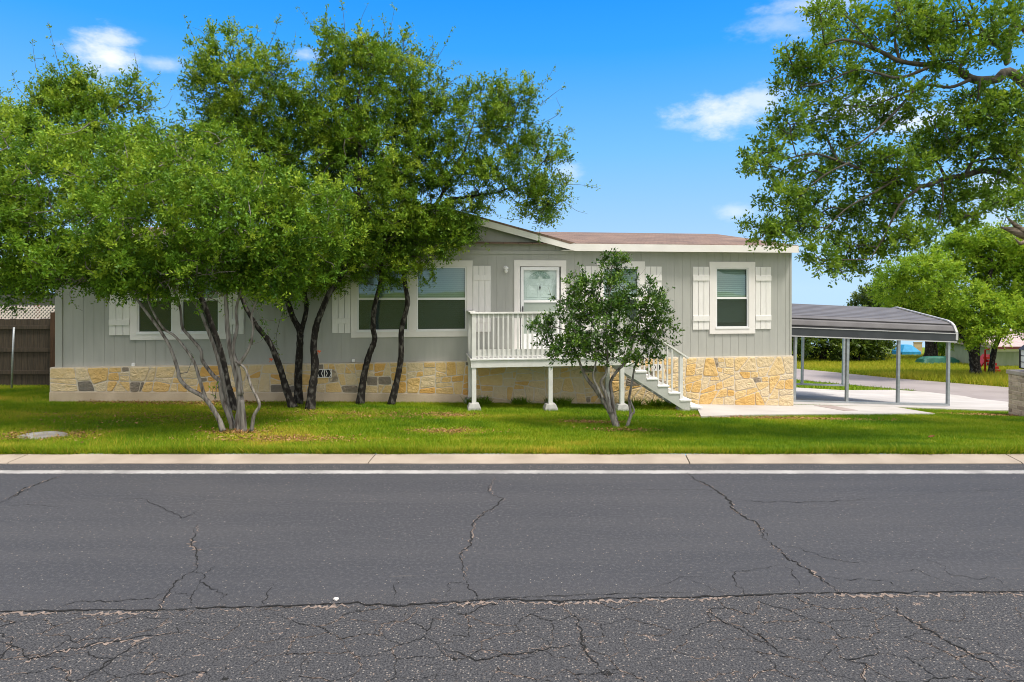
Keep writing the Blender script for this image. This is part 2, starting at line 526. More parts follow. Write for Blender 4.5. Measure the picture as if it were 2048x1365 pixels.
def mat_brick():
    m, nt, N, L, b = newmat("pillar_brick")
    a = N("ShaderNodeAttribute"); a.attribute_name = "tint"
    r = N("ShaderNodeValToRGB")
    e = r.color_ramp.elements
    e[0].color = (0.26, 0.20, 0.165, 1); e[1].color = (0.58, 0.47, 0.39, 1)
    k = e.new(0.5); k.color = (0.43, 0.345, 0.28, 1)
    L(a.outputs["Fac"], r.inputs[0])
    tc = N("ShaderNodeTexCoord")
    n = N("ShaderNodeTexNoise"); n.inputs["Scale"].default_value = 16; n.inputs["Detail"].default_value = 6
    L(tc.outputs["Object"], n.inputs["Vector"])
    mx = N("ShaderNodeMix"); mx.data_type = 'RGBA'; mx.blend_type = 'OVERLAY'; mx.inputs[0].default_value = 0.5
    L(r.outputs[0], mx.inputs[6]); L(n.outputs["Fac"], mx.inputs[7])
    L(mx.outputs[2], b.inputs["Base Color"])
    b.inputs["Roughness"].default_value = 0.9
    bp = N("ShaderNodeBump"); bp.inputs["Strength"].default_value = 0.4; bp.inputs["Distance"].default_value = 0.01
    L(n.outputs["Fac"], bp.inputs["Height"]); L(bp.outputs[0], b.inputs["Normal"])
    return m


def mat_glass(name, tint, refl=0.09, mixdark=0.0):
    m, nt, N, L, b = newmat(name)
    nt.nodes.remove(b)
    t = N("ShaderNodeBsdfTransparent"); t.inputs[0].default_value = (*tint, 1)
    g = N("ShaderNodeBsdfGlossy"); g.inputs["Roughness"].default_value = 0.02
    g.inputs["Color"].default_value = (0.95, 1.0, 0.98, 1)
    fr = N("ShaderNodeFresnel"); fr.inputs[0].default_value = 1.5
    ad = N("ShaderNodeMath"); ad.operation = 'ADD'; L(fr.outputs[0], ad.inputs[0]); ad.inputs[1].default_value = refl
    # float glass is never quite flat
    tc = N("ShaderNodeTexCoord")
    n = N("ShaderNodeTexNoise"); n.inputs["Scale"].default_value = 1.6
    L(tc.outputs["Object"], n.inputs["Vector"])
    bp = N("ShaderNodeBump"); bp.inputs["Strength"].default_value = 0.05; bp.inputs["Distance"].default_value = 0.03
    L(n.outputs["Fac"], bp.inputs["Height"]); L(bp.outputs[0], g.inputs["Normal"])
    mx = N("ShaderNodeMixShader")
    ge = N("ShaderNodeNewGeometry")
    iv = N("ShaderNodeMath"); iv.operation = 'SUBTRACT'; iv.inputs[0].default_value = 1.0; L(ge.outputs["Backfacing"], iv.inputs[1])
    ml = N("ShaderNodeMath"); ml.operation = 'MULTIPLY'; L(ad.outputs[0], ml.inputs[0]); L(iv.outputs[0], ml.inputs[1])
    L(ml.outputs[0], mx.inputs[0]); L(t.outputs[0], mx.inputs[1]); L(g.outputs[0], mx.inputs[2])
    o = mx.outputs[0]
    if mixdark > 0:
        d = N("ShaderNodeBsdfDiffuse"); d.inputs[0].default_value = (0.060, 0.072, 0.075, 1)
        m2 = N("ShaderNodeMixShader"); m2.inputs[0].default_value = mixdark
        L(o, m2.inputs[1]); L(d.outputs[0], m2.inputs[2]); o = m2.outputs[0]
    L(o, nt.nodes["Material Output"].inputs[0])
    return m


def mat_road():
    m, nt, N, L, b = newmat("asphalt")
    tc = N("ShaderNodeTexCoord")
    P = tc.outputs["Object"]
    sep = N("ShaderNodeSeparateXYZ"); L(P, sep.inputs[0])

    def math_(op, a, b_=None, c=None):
        n = N("ShaderNodeMath"); n.operation = op
        for i, v in enumerate((a, b_, c)):
            if v is None: continue
            if isinstance(v, (int, float)): n.inputs[i].default_value = v
            else: L(v, n.inputs[i])
        return n.outputs[0]

    def noise(scale, detail=4, rough=0.55, vec=P):
        n = N("ShaderNodeTexNoise"); n.inputs["Scale"].default_value = scale; n.inputs["Detail"].default_value = detail
        n.inputs["Roughness"].default_value = rough
        L(vec, n.inputs["Vector"]); return n.outputs["Fac"]

    def ramp(v, a, b_, c0, c1):
        n = N("ShaderNodeMapRange"); n.interpolation_type = 'SMOOTHSTEP'
        L(v, n.inputs[0]); n.inputs[1].default_value = a; n.inputs[2].default_value = b_
        n.inputs[3].default_value = c0; n.inputs[4].default_value = c1
        return n.outputs[0]

    def mixc(f, a, b_, blend='MIX'):
        n = N("ShaderNodeMix"); n.data_type = 'RGBA'; n.blend_type = blend
        if isinstance(f, (int, float)): n.inputs[0].default_value = f
        else: L(f, n.inputs[0])
        for i, v in ((6, a), (7, b_)):
            if isinstance(v, tuple): n.inputs[i].default_value = (*v, 1)
            else: L(v, n.inputs[i])
        return n.outputs[2]

    # coarse old surfacing nearer than the seam, and in the strip outside the edge line
    wob = math_('MULTIPLY', noise(3.0, 3), 0.12)
    yy = math_('MULTIPLY_ADD', sep.outputs[0], -0.043, sep.outputs[1])
    yy = math_('ADD', yy, wob)
    old = ramp(yy, 4.90, 4.78, 0.0, 1.0)
    halo = ramp(yy, 5.15, 4.80, 0.0, 0.55)
    edge = ramp(sep.outputs[1], 8.10, 8.17, 0.0, 1.0)
    coarse = math_('MAXIMUM', math_('MAXIMUM', old, halo), edge)
    # base tone with lengthwise wheel-track streaks
    mp = N("ShaderNodeMapping"); mp.inputs["Scale"].default_value = (0.25, 2.2, 1); L(P, mp.inputs["Vector"])
    st = noise(1.0, 6, 0.6, mp.outputs[0])
    big = noise(0.35, 5)
    fine = noise(75, 4, 0.8)
    fine2 = noise(48, 4, 0.75)
    base = mixc(ramp(st, 0.30, 0.72, 0, 1), (0.041, 0.043, 0.051), (0.053, 0.054, 0.061))
    base = mixc(math_('MULTIPLY', ramp(big, 0.5, 0.75, 0, 1), 0.5), base, (0.060, 0.059, 0.062))
    base = mixc(math_('MULTIPLY', ramp(noise(30, 5, 0.85), 0.50, 0.60, 0, 1), 0.8), base, (0.078, 0.080, 0.087))
    base = mixc(math_('MULTIPLY', ramp(fine2, 0.55, 0.70, 0, 1), 0.75), base, (0.018, 0.019, 0.022))
    oldc = mixc(ramp(fine, 0.40, 0.62, 0, 1), (0.022, 0.023, 0.028), (0.086, 0.086, 0.090))
    # pale scuffs along the direction of travel
    mp2 = N("ShaderNodeMapping"); mp2.inputs["Scale"].default_value = (0.9, 9.0, 1); L(P, mp2.inputs["Vector"])
    sf = math_('MULTIPLY', ramp(noise(1.0, 5, 0.6, mp2.outputs[0]), 0.60, 0.72, 0, 1), ramp(noise(0.8, 2), 0.48, 0.62, 0, 1))
    sf = math_('MULTIPLY', sf, ramp(noise(40, 3, 0.7), 0.40, 0.60, 0.1, 1))
    base = mixc(math_('MULTIPLY', sf, 0.55), base, (0.15, 0.135, 0.12))
    col = mixc(coarse, base, oldc)
    # exposed chippings
    v1 = N("ShaderNodeTexVoronoi"); v1.inputs["Scale"].default_value = 62; L(P, v1.inputs["Vector"])
    sc1 = N("ShaderNodeSeparateColor"); L(v1.outputs["Color"], sc1.inputs[0])
    core = ramp(v1.outputs["Distance"], 0.42, 0.25, 0, 1)
    patch = ramp(noise(1.6, 4), 0.38, 0.7, 0.0, 1.0)
    thr_c = math_('GREATER_THAN', sc1.outputs[0], 0.78)
    thr_s = math_('GREATER_THAN', sc1.outputs[0], math_('MULTIPLY_ADD', patch, -0.035, 0.993))
    sp = math_('MAXIMUM', math_('MULTIPLY', thr_c, coarse), thr_s)
    sp = math_('MULTIPLY', sp, core)
    chip = mixc(sc1.outputs[1], (0.20, 0.16, 0.135), (0.26, 0.245, 0.225))
    col = mixc(math_('MULTIPLY', sp, 0.85), col, chip)
    # alligator cracking in the old surfacing
    wn = N("ShaderNodeTexNoise"); wn.inputs["Scale"].default_value = 4.5; wn.inputs["Detail"].default_value = 8; wn.inputs["Roughness"].default_value = 0.5
    L(P, wn.inputs["Vector"])
    wv = N("ShaderNodeVectorMath"); wv.operation = 'MULTIPLY_ADD'
    L(wn.outputs["Color"], wv.inputs[0]); wv.inputs[1].default_value = (0.16, 0.16, 0); L(P, wv.inputs[2])
    ck = None
    for scv, wdt, lim in ((5.5, 0.016, 0.50), (9.0, 0.018, 0.55)):
        ve = N("ShaderNodeTexVoronoi"); ve.feature = 'DISTANCE_TO_EDGE'; ve.inputs["Scale"].default_value = scv
        L(wv.outputs[0], ve.inputs["Vector"])
        wd = math_('MULTIPLY', ramp(noise(2.1 * scv, 3), lim, lim + 0.16, 0.0, 1.0), wdt)
        c = math_('LESS_THAN', ve.outputs["Distance"], wd)
        wid = math_('LESS_THAN', ve.outputs["Distance"], math_('MULTIPLY', wd, 2.3))
        sandm = math_('MULTIPLY', wid, ramp(noise(5.5, 5, 0.7), 0.50, 0.60, 0, 1))
        sandm = math_('MULTIPLY', sandm, old)
        c = math_('MULTIPLY', c, old)
        col = mixc(math_('MULTIPLY', sandm, math_('MULTIPLY', ramp(noise(60, 2), 0.42, 0.55, 0, 1), 0.8)), col, (0.34, 0.25, 0.20))
        col = mixc(math_('MULTIPLY', c, ramp(noise(9, 3), 0.40, 0.55, 1.0, 0.15)), col, (0.012, 0.012, 0.012))
        ck = c if ck is None else math_('MAXIMUM', ck, c)
    L(col, b.inputs["Base Color"])
    b.inputs["Roughness"].default_value = 0.85
    b.inputs["Specular IOR Level"].default_value = 0.3
    bp = N("ShaderNodeBump"); bp.inputs["Strength"].default_value = 0.6; bp.inputs["Distance"].default_value = 0.006
    hgt = math_('MULTIPLY', fine, math_('MULTIPLY_ADD', coarse, 1.2, 0.5))
    hgt = math_('SUBTRACT', hgt, math_('MULTIPLY', ck, 2.0))
    L(hgt, bp.inputs["Height"]); L(bp.outputs[0], b.inputs["Normal"])
    return m


def mat_ground():
    m, nt, N, L, b = newmat("turf_soil")
    tc = N("ShaderNodeTexCoord")
    n = N("ShaderNodeTexNoise"); n.inputs["Scale"].default_value = 0.9; n.inputs["Detail"].default_value = 9
    n.inputs["Roughness"].default_value = 0.65
    L(tc.outputs["Object"], n.inputs["Vector"])
    r = N("ShaderNodeValToRGB")
    e = r.color_ramp.elements
    e[0].position = 0.34; e[0].color = (0.08, 0.15, 0.006, 1)
    e[1].position = 0.72; e[1].color = (0.25, 0.16, 0.045, 1)
    k = e.new(0.52); k.color = (0.15, 0.22, 0.010, 1)
    L(n.outputs["Fac"], r.inputs[0]); L(r.outputs[0], b.inputs["Base Color"])
    b.inputs["Roughness"].default_value = 1.0
    b.inputs["Specular IOR Level"].default_value = 0.1
    n2 = N("ShaderNodeTexNoise"); n2.inputs["Scale"].default_value = 30; n2.inputs["Detail"].default_value = 4
    L(tc.outputs["Object"], n2.inputs["Vector"])
    bp = N("ShaderNodeBump"); bp.inputs["Strength"].default_value = 0.6; bp.inputs["Distance"].default_value = 0.03
    L(n2.outputs["Fac"], bp.inputs["Height"]); L(bp.outputs[0], b.inputs["Normal"])
    return m


M['shingle'] = mat_shingle()
M['stone'] = mat_stone()
M['brick'] = mat_brick()
def mat_line():
    m, nt, N, L, b = newmat("line_paint")
    tc = N("ShaderNodeTexCoord")
    n1 = N("ShaderNodeTexNoise"); n1.inputs["Scale"].default_value = 45; n1.inputs["Detail"].default_value = 6; n1.inputs["Roughness"].default_value = 0.75
    L(tc.outputs["Object"], n1.inputs["Vector"])
    n2 = N("ShaderNodeTexNoise"); n2.inputs["Scale"].default_value = 2.2; n2.inputs["Detail"].default_value = 5
    L(tc.outputs["Object"], n2.inputs["Vector"])
    r = N("ShaderNodeValToRGB")
    r.color_ramp.elements[0].position = 0.36; r.color_ramp.elements[0].color = (0.24, 0.235, 0.23, 1)
    r.color_ramp.elements[1].position = 0.62; r.color_ramp.elements[1].color = (0.37, 0.36, 0.355, 1)
    L(n2.outputs["Fac"], r.inputs[0]); L(r.outputs[0], b.inputs["Base Color"])
    b.inputs["Roughness"].default_value = 0.85
    sp = N("ShaderNodeSeparateXYZ"); L(tc.outputs["Object"], sp.inputs[0])
    d = N("ShaderNodeMath"); d.operation = 'SUBTRACT'; L(sp.outputs[1], d.inputs[0]); d.inputs[1].default_value = 8.083
    ab = N("ShaderNodeMath"); ab.operation = 'ABSOLUTE'; L(d.outputs[0], ab.inputs[0])
    ed = N("ShaderNodeMapRange"); L(ab.outputs[0], ed.inputs[0])
    ed.inputs[1].default_value = 0.050; ed.inputs[2].default_value = 0.100; ed.inputs[3].default_value = 0.34; ed.inputs[4].default_value = 0.72
    gt = N("ShaderNodeMapRange"); gt.interpolation_type = 'SMOOTHSTEP'
    sb = N("ShaderNodeMath"); sb.operation = 'SUBTRACT'; L(n1.outputs["Fac"], sb.inputs[0]); L(ed.outputs[0], sb.inputs[1])
    L(sb.outputs[0], gt.inputs[0]); gt.inputs[1].default_value = -0.06; gt.inputs[2].default_value = 0.06
    t = N("ShaderNodeBsdfTransparent")
    mx = N("ShaderNodeMixShader"); L(gt.outputs[0], mx.inputs[0]); L(t.outputs[0], mx.inputs[1]); L(b.outputs[0], mx.inputs[2])
    L(mx.outputs[0], nt.nodes["Material Output"].inputs[0])
    return m


M['line'] = mat_line()
M['glass'] = mat_glass("window_glass", (0.90, 0.96, 0.94), 0.05)
M['screen'] = mat_glass("screened_glass", (0.75, 0.84, 0.83), 0.02, 0.42)
M['clear'] = mat_glass("storm_glass", (0.93, 0.97, 0.96), 0.04)
M['road'] = mat_road()
M['ground'] = mat_ground()

# ------------------------------------------------------------------ ground, roads, kerb, slabs


def sheet(name, xs, ys, zf, mat, kind="structure"):
    XX, YY = np.meshgrid(xs, ys)
    ZZ = zf(XX, YY)
    V = np.stack([XX.ravel(), YY.ravel(), ZZ.ravel()], 1)
    nx, ny = len(xs), len(ys)
    i = np.arange((nx - 1) * (ny - 1))
    r_, c_ = i // (nx - 1), i % (nx - 1)
    a = r_ * nx + c_
    Fc = np.stack([a, a + 1, a + nx + 1, a + nx], 1)
    o = mesh_np(name, V, Fc, mat)
    o["kind"] = kind
    return o


xs = np.concatenate([np.array([-300, -200, -120, -80, -50, -35]), np.arange(-25, 31, 1.0), np.array([40, 55, 80, 120, 200, 300])])
ys = np.concatenate([np.array([8.79, 9.0]), np.arange(9.3, 26, 0.5), np.array([28, 31, 35, 40, 45, 50, 60, 80, 110, 150, 220, 320])])
sheet("ground", xs, ys, ground_np, M['ground'])
sheet("ground", np.array([-300., -60, 0, 60, 300]), np.array([-200., -60, -10, 0.55]), lambda x, y: x * 0 + 0.03, M['ground'])

road = sheet("road", np.array([-300., -60, -20, 0, 20, 60, 300]), np.array([0.5, 3., 6., 8.47]), lambda x, y: x * 0, M['road'])
tag(road, kind="structure")

random.seed(5)
mb = MB()
for (y0, y1, sgn) in ((7.99, 8.185, 1),):
    n = 1200
    pts = []
    for i in range(n + 1):
        x = -60 + 120 * i / n
        w0 = (fbm(np.array(x * 3.0), np.array(1.0), 3) - 0.5) * 0.05
        w1 = (fbm(np.array(x * 3.0), np.array(9.0), 4) - 0.5) * 0.03
        pts.append((x, y0 + float(w0), 0.004)); pts.append((x, y1 + float(w1), 0.004))
    mb.add(pts, [(2 * i, 2 * i + 2, 2 * i + 3, 2 * i + 1) for i in range(n)])
mb.build("edge_line", M['line'], road)

# concrete ribbon kerb, in bays with joints
mb = MB()
joints = [-60, -46, -36, -27, -19.5, -13.2, -6.55, -1.86, 2.32, 6.65, 11, 16, 22, 30, 45, 60]
for a_, b_ in zip(joints[:-1], joints[1:]):
    skew = 0.02
    x0, x1 = a_ + 0.008, b_ - 0.008
    n = 24
    top, V = [], []
    for i in range(n + 1):
        x = x0 + (x1 - x0) * i / n
        wv = 0.012 * math.sin(x * 2.3) + 0.008 * math.sin(x * 7.1)
        V += [(x - skew * 0.5, 8.455 + wv * 0.4, -0.05), (x - skew * 0.5, 8.455 + wv * 0.4, 0.010), (x - skew * 0.45, 8.475 + wv * 0.4, 0.020),
              (x + skew, 8.80 + wv, 0.048), (x + skew, 8.83 + wv, -0.05)]
    Fc = []
    for i in range(n):
        for k in range(4):
            Fc.append((i * 5 + k, i * 5 + k + 1, i * 5 + 5 + k + 1, i * 5 + 5 + k))
    Fc += [(0, 1, 2, 3, 4), (n * 5 + 4, n * 5 + 3, n * 5 + 2, n * 5 + 1, n * 5)]
    mb.add(V, Fc)
tag(mb.build("kerb", M['kerb']), kind="structure")
mb = MB(); mb.box(-60, 60, 0.2, 0.5, -0.05, 0.06)
tag(mb.build("kerb", M['kerb']), kind="structure")


# long cracks in the sealed lane: narrow ragged ribbons lying on the road
def ribbon(mb, pts, w, z, rs, jit=0.03, taper=True, sub=10, gate=False, seed=0.0):
    P = [road_hit(*p) for p in pts]
    Q = []
    for i in range(len(P) - 1):
        for k in range(sub):
            Q.append(P[i].lerp(P[i + 1], k / sub))
    Q.append(P[-1])
    n = len(Q)
    off = [rs.uniform(-jit, jit) for _ in range(n)]
    off = [(off[max(i - 1, 0)] + 2 * off[i] + off[min(i + 1, n - 1)]) / 4 for i in range(n)]
    V = []
    for i, q in enumerate(Q):
        t = (Q[min(i + 1, n - 1)] - Q[max(i - 1, 0)]); t.z = 0; t.normalize()
        s = Vector((-t.y, t.x, 0))
        tp = 1.0
        if taper:
            tp = min(1, 0.25 + 2.5 * min(i, n - 1 - i) / n)
        ww = w * tp * rs.uniform(0.15, 1.25)
        if gate: ww *= max(0.06, min(1.6, 3.6 * (float(fbm(np.array(q.x * 2.2 + seed), np.array(q.y * 5.0), 17, 3)) - 0.36))) * rs.uniform(0.3, 1.2)
        c = q + s * off[i]
        V.append((*(c + s * ww / 2).xy, z)); V.append((*(c - s * ww / 2).xy, z))
    mb.add(V, [(2 * i, 2 * i + 1, 2 * i + 3, 2 * i + 2) for i in range(n - 1)])


rs = random.Random(11)
cracks = [
    ([(122, 952), (85, 966), (55, 975), (35, 988), (0, 1006)], 0.022), ([(66, 976), (40, 985), (20, 1000)], 0.012),
    ([(245, 997), (290, 1000), (330, 1020), (365, 1037), (385, 1030), (395, 1022)], 0.010),
    ([(0, 1013), (60, 1011), (130, 1013)], 0.006),
    ([(394, 1050), (386, 1075), (378, 1090), (396, 1105), (392, 1125), (390, 1140)], 0.014),
    ([(390, 1140), (360, 1158), (340, 1178), (328, 1200), (316, 1224)], 0.014), ([(340, 1178), (300, 1200), (220, 1203), (150, 1204), (90, 1228)], 0.008),
    ([(390, 1140), (410, 1150), (404, 1165), (430, 1180), (450, 1190), (440, 1205)], 0.009), ([(340, 1185), (370, 1190), (388, 1190), (385, 1212)], 0.007),
    ([(404, 1165), (388, 1190)], 0.006), ([(410, 1146), (427, 1134)], 0.006), ([(543, 1168), (530, 1200), (525, 1213)], 0.007),
    ([(993, 955), (978, 975), (982, 990), (1006, 998), (988, 1015), (968, 1028), (951, 1040), (944, 1068), (940, 1090), (922, 1108), (928, 1132), (933, 1160)], 0.014),
    ([(933, 1160), (930, 1170), (950, 1185), (962, 1203)], 0.010), ([(928, 1165), (898, 1168), (890, 1195)], 0.007), ([(805, 1155), (790, 1170), (785, 1205)], 0.007),
    ([(1374, 946), (1390, 960), (1420, 973), (1445, 990), (1462, 1004), (1463, 1017), (1480, 1030), (1508, 1045), (1522, 1058), (1523, 1074)], 0.024),
    ([(1523, 1074), (1545, 1092), (1567, 1108), (1580, 1122), (1598, 1126), (1628, 1150), (1655, 1168), (1682, 1187)], 0.018),
    ([(1523, 1058), (1538, 1073)], 0.010),
    ([(1463, 997), (1500, 1003), (1540, 1005), (1620, 1005), (1700, 1001), (1850, 992)], 0.008), ([(1215, 980), (1300, 980), (1420, 982), (1435, 982)], 0.006),
    ([(1555, 1090), (1600, 1098), (1650, 1117), (1700, 1125), (1740, 1127)], 0.007), ([(1571, 1130), (1590, 1150), (1602, 1178)], 0.006),
    ([(1567, 1131), (1500, 1142), (1465, 1145), (1475, 1170), (1490, 1192)], 0.007), ([(1635, 1152), (1700, 1160), (1780, 1162), (1810, 1182)], 0.006),
    ([(1840, 1115), (1890, 1135), (1900, 1150), (1950, 1160), (1990, 1155), (2020, 1182)], 0.006), ([(1780, 1150), (1830, 1140), (1880, 1160), (1935, 1180)], 0.005),
    ([(1820, 992), (1900, 985), (2048, 978)], 0.005), ([(1350, 1150), (1420, 1175), (1450, 1190)], 0.005), ([(1300, 1180), (1360, 1155), (1440, 1157)], 0.004),
]
mb, ms = MB(), MB()
for pts, w in cracks:
    ribbon(mb, pts, w, 0.0045, rs)
    if w > 0.012:
        ribbon(ms, pts, w * 1.5, 0.0030, rs, jit=0.05, sub=16, gate=True, seed=w * 900)
joint = [(-1650, 1256), (-1000, 1247), (-500, 1238), (-60, 1228), (0, 1225), (150, 1221), (300, 1222), (420, 1216), (560, 1213), (700, 1207), (800, 1212), (900, 1206), (1000, 1199), (1120, 1203), (1230, 1197), (1350, 1196),
         (1480, 1192), (1600, 1188), (1700, 1187), (1820, 1186), (1950, 1184), (2048, 1183), (2120, 1182), (2500, 1174), (2900, 1165), (3290, 1155)]
ribbon(ms, [(x, y + 5) for x, y in joint], 0.075, 0.0026, rs, jit=0.045, taper=False, sub=40, gate=True)
ribbon(mb, joint, 0.020, 0.0045, rs, jit=0.02, taper=False, sub=16)
ribbon(mb, [(850, 1205), (1000, 1197), (1100, 1193), (1250, 1188), (1400, 1184)], 0.007, 0.0050, rs, jit=0.02, taper=True, sub=16)
big2 = [([(1410, 1215), (1440, 1240), (1480, 1262), (1520, 1285), (1560, 1297)], 0.012), ([(1760, 1190), (1800, 1228), (1850, 1260), (1900, 1290), (1960, 1318), (2040, 1365)], 0.016),
        ([(1155, 1230), (1160, 1262), (1165, 1290), (1185, 1320), (1215, 1360)], 0.015), ([(890, 1295), (950, 1322), (1010, 1312), (1080, 1300), (1160, 1292)], 0.012),
        ([(0, 1280), (40, 1300), (55, 1322), (110, 1306), (180, 1290), (280, 1275), (380, 1262)], 0.013), ([(160, 1364), (230, 1315), (300, 1280)], 0.010)]
for pts, w in big2:
    ribbon(mb, pts, w, 0.0045, rs, jit=0.03)
    ribbon(ms, pts, w * 2.4, 0.0030, rs, jit=0.06, sub=20, gate=True, seed=w * 700)
# crazed network in the old surfacing nearest the camera
def crazed(mb, ms, rs):
    hx, hy = 0.31, 0.27
    key, nodes, edges_ = {}, [], set()
    for j in range(-1, 11):
        for i in range(-26, 27):
            cx = (i + 0.5 * (j % 2)) * hx * 1.0; cy = 2.9 + j * hy * 0.78
            cs = []
            for k in range(6):
                an = math.pi / 3 * k + math.pi / 6
                kx, ky = cx + hx * 0.577 * math.cos(an), cy + hy * 0.52 * math.sin(an)
                q = (round(kx / 0.06), round(ky / 0.05))
                hitk = None
                for dx in (-1, 0, 1):
                    for dy in (-1, 0, 1):
                        if (q[0] + dx, q[1] + dy) in key: hitk = key[(q[0] + dx, q[1] + dy)]
                if hitk is None:
                    hitk = len(nodes); key[q] = hitk
                    nodes.append(Vector((kx + rs.gauss(0, 0.055), ky + rs.gauss(0, 0.045), 0)))
                cs.append(hitk)
            for k in range(6):
                a_, b_ = cs[k], cs[(k + 1) % 6]
                if a_ != b_: edges_.add((min(a_, b_), max(a_, b_)))
    for (a_, b_) in sorted(edges_):
        p, q = nodes[a_], nodes[b_]
        m = (p + q) / 2
        lim = 4.77 + 0.043 * m.x
        if max(p.y, q.y) > lim - 0.02: continue
        g = float(fbm(np.array(m.x * 0.9 + 30), np.array(m.y * 1.3), 23, 3))
        if rs.random() > 0.58 + 1.1 * (g - 0.35): continue
        pts = [p, q]
        amp = (q - p).length * 0.16
        for _ in range(4):
            np_ = [pts[0]]
            for u_, v_ in zip(pts[:-1], pts[1:]):
                d = (v_ - u_); nn_ = Vector((-d.y, d.x, 0))
                if nn_.length > 1e-6: nn_.normalize()
                np_ += [(u_ + v_) / 2 + nn_ * rs.uniform(-amp, amp), v_]
            pts = np_; amp *= 0.52
        w = rs.uniform(0.0015, 0.0062) * (0.6 + 1.2 * max(0, g - 0.3))
        sand = rs.random() < 0.55
        n = len(pts)
        V, Vs = [], []
        for i, c in enumerate(pts):
            t = pts[min(i + 1, n - 1)] - pts[max(i - 1, 0)]
            t.normalize(); sd = Vector((-t.y, t.x, 0))
            ww = w * rs.uniform(0.15, 1.5)
            ws = w * 2.4 * max(0.0, rs.uniform(-0.5, 1.5)) + 0.0005
            V += [(*(c + sd * ww / 2).xy, 0.0042), (*(c - sd * ww / 2).xy, 0.0042)]
            o_ = sd * rs.uniform(-0.6, 0.6) * w
            Vs += [(*(c + o_ + sd * ws / 2).xy, 0.0024), (*(c + o_ - sd * ws / 2).xy, 0.0024)]
        Fc = [(2 * i, 2 * i + 1, 2 * i + 3, 2 * i + 2) for i in range(n - 1)]
        mb.add(V, Fc)
        if sand: ms.add(Vs, Fc)


crazed(mb, ms, random.Random(19))
ms.build("crack_sand", M['sand'], road)
mb.build("crack", M['crack'], road)

# small loose stone on the lane
o = MB()
V = []
rs2 = random.Random(3)
bm = bmesh.new(); bmesh.ops.create_icosphere(bm, subdivisions=2, radius=1)
for v in bm.verts: v.co *= rs2.uniform(0.8, 1.15)
p = road_hit(672, 1201)
for v in bm.verts: v.co = Vector((v.co.x * 0.02, v.co.y * 0.016, v.co.z * 0.012 + 0.009))
me = bpy.data.meshes.new("pebble"); bm.to_mesh(me); bm.free()
me.materials.append(pmat("white_pebble", (0.62, 0.58, 0.55), rough=0.9))
o = bpy.data.objects.new("pebble", me); COL.objects.link(o); o.location = p
tag(o, "small white pebble lying on the grey asphalt just beyond the seam", "pebble")


def drape(name, pts, dz, mat, thick=0.12, kind="structure", cuts=5):
    bm = bmesh.new()
    vs_ = [bm.verts.new((p.x, p.y, 0)) for p in pts]
    bm.faces.new(vs_)
    bmesh.ops.triangulate(bm, faces=bm.faces[:])
    bmesh.ops.subdivide_edges(bm, edges=bm.edges[:], cuts=cuts, use_grid_fill=True)
    bmesh.ops.triangulate(bm, faces=bm.faces[:])
    for v in bm.verts: v.co.z = ground(v.co.x, v.co.y) + dz
    ext = bmesh.ops.extrude_face_region(bm, geom=bm.faces[:])
    for g in ext["geom"]:
        if isinstance(g, bmesh.types.BMVert): g.co.z -= thick
    bmesh.ops.recalc_face_normals(bm, faces=bm.faces)
    me = bpy.data.meshes.new(name); bm.to_mesh(me); bm.free()
    me.materials.append(mat)
    o = bpy.data.objects.new(name, me); COL.objects.link(o)
    if kind: o["kind"] = kind
    return o


slab_px = [(1480, 812), (1785, 816), (2035, 823), (2075, 816), (2015, 806), (1930, 795), (1852, 786), (1788, 782), (1583, 777), (1440, 773)]
apron_px = [(1402, 837), (1500, 834), (1600, 833), (1870, 831), (1790, 817.5), (1640, 814), (1500, 811), (1390, 811)]
SLAB = [hit(*p) for p in slab_px]
APRON = [hit(*p) for p in apron_px]
SLAB[0] = Vector((APRON[6].x, APRON[6].y + 0.25, 0)); SLAB[1] = Vector((APRON[4].x + 0.15, APRON[4].y + 0.13, 0))
drape("driveway", SLAB, 0.035, M['concrete'])
drape("driveway_apron", APRON, 0.04, M['concrete'])
drape("driveway_strip", [hit(1628, 815), hit(1662, 815), hit(1716, 825), hit(1690, 826)], 0.046, pmat("pinkish_concrete", (0.34, 0.28, 0.26), (0.29, 0.235, 0.22), scale=3, rough=0.9), thick=0.02, cuts=3)
road_far = [(1440, 727), (1585, 738), (1670, 746), (1790, 758), (1900, 767), (2015, 776), (2200, 790), (2600, 815)]
road_near = [(2600, 870), (2200, 826), (2080, 815), (2015, 805), (1930, 794), (1852, 785), (1788, 779), (1700, 771), (1585, 760), (1440, 747)]
SROAD = [hit(*p) for p in road_far + road_near]
drape("side_road", SROAD, 0.022, M['sideroad'])


def in_poly(X, Y, poly):
    ins = np.zeros(len(X), bool)
    n = len(poly)
    for i in range(n):
        x0, y0 = poly[i].x, poly[i].y; x1, y1 = poly[(i + 1) % n].x, poly[(i + 1) % n].y
        c = ((y0 > Y) != (y1 > Y)) & (X < (x1 - x0) * (Y - y0) / (y1 - y0 + 1e-12) + x0)
        ins ^= c
    return ins


# ------------------------------------------------------------------ the house
TH = math.atan2(F, 9200.0)
SC0 = 87.0


def wallY(px): return (F / SC0) / (1 - (px - CX) / 9200.0)


HO = Vector(((113 - CX) / F * wallY(113), wallY(113), 0))
DU = Vector((math.cos(TH), math.sin(TH), 0)); DV = Vector((math.sin(TH), -math.cos(TH), 0))


def hl(px, py, v=0.0):
    """photo pixel -> (u, z) on the plane v metres in front of the house wall"""
    k = (px - CX) / F
    # HO + u*DU + v*DV : x = k*y
    bx, by = HO.x + v * DV.x, HO.y + v * DV.y
    u = (k * by - bx) / (DU.x - k * DU.y)
    y = by + u * DU.y
    return u, H + (HY - py) / F * y


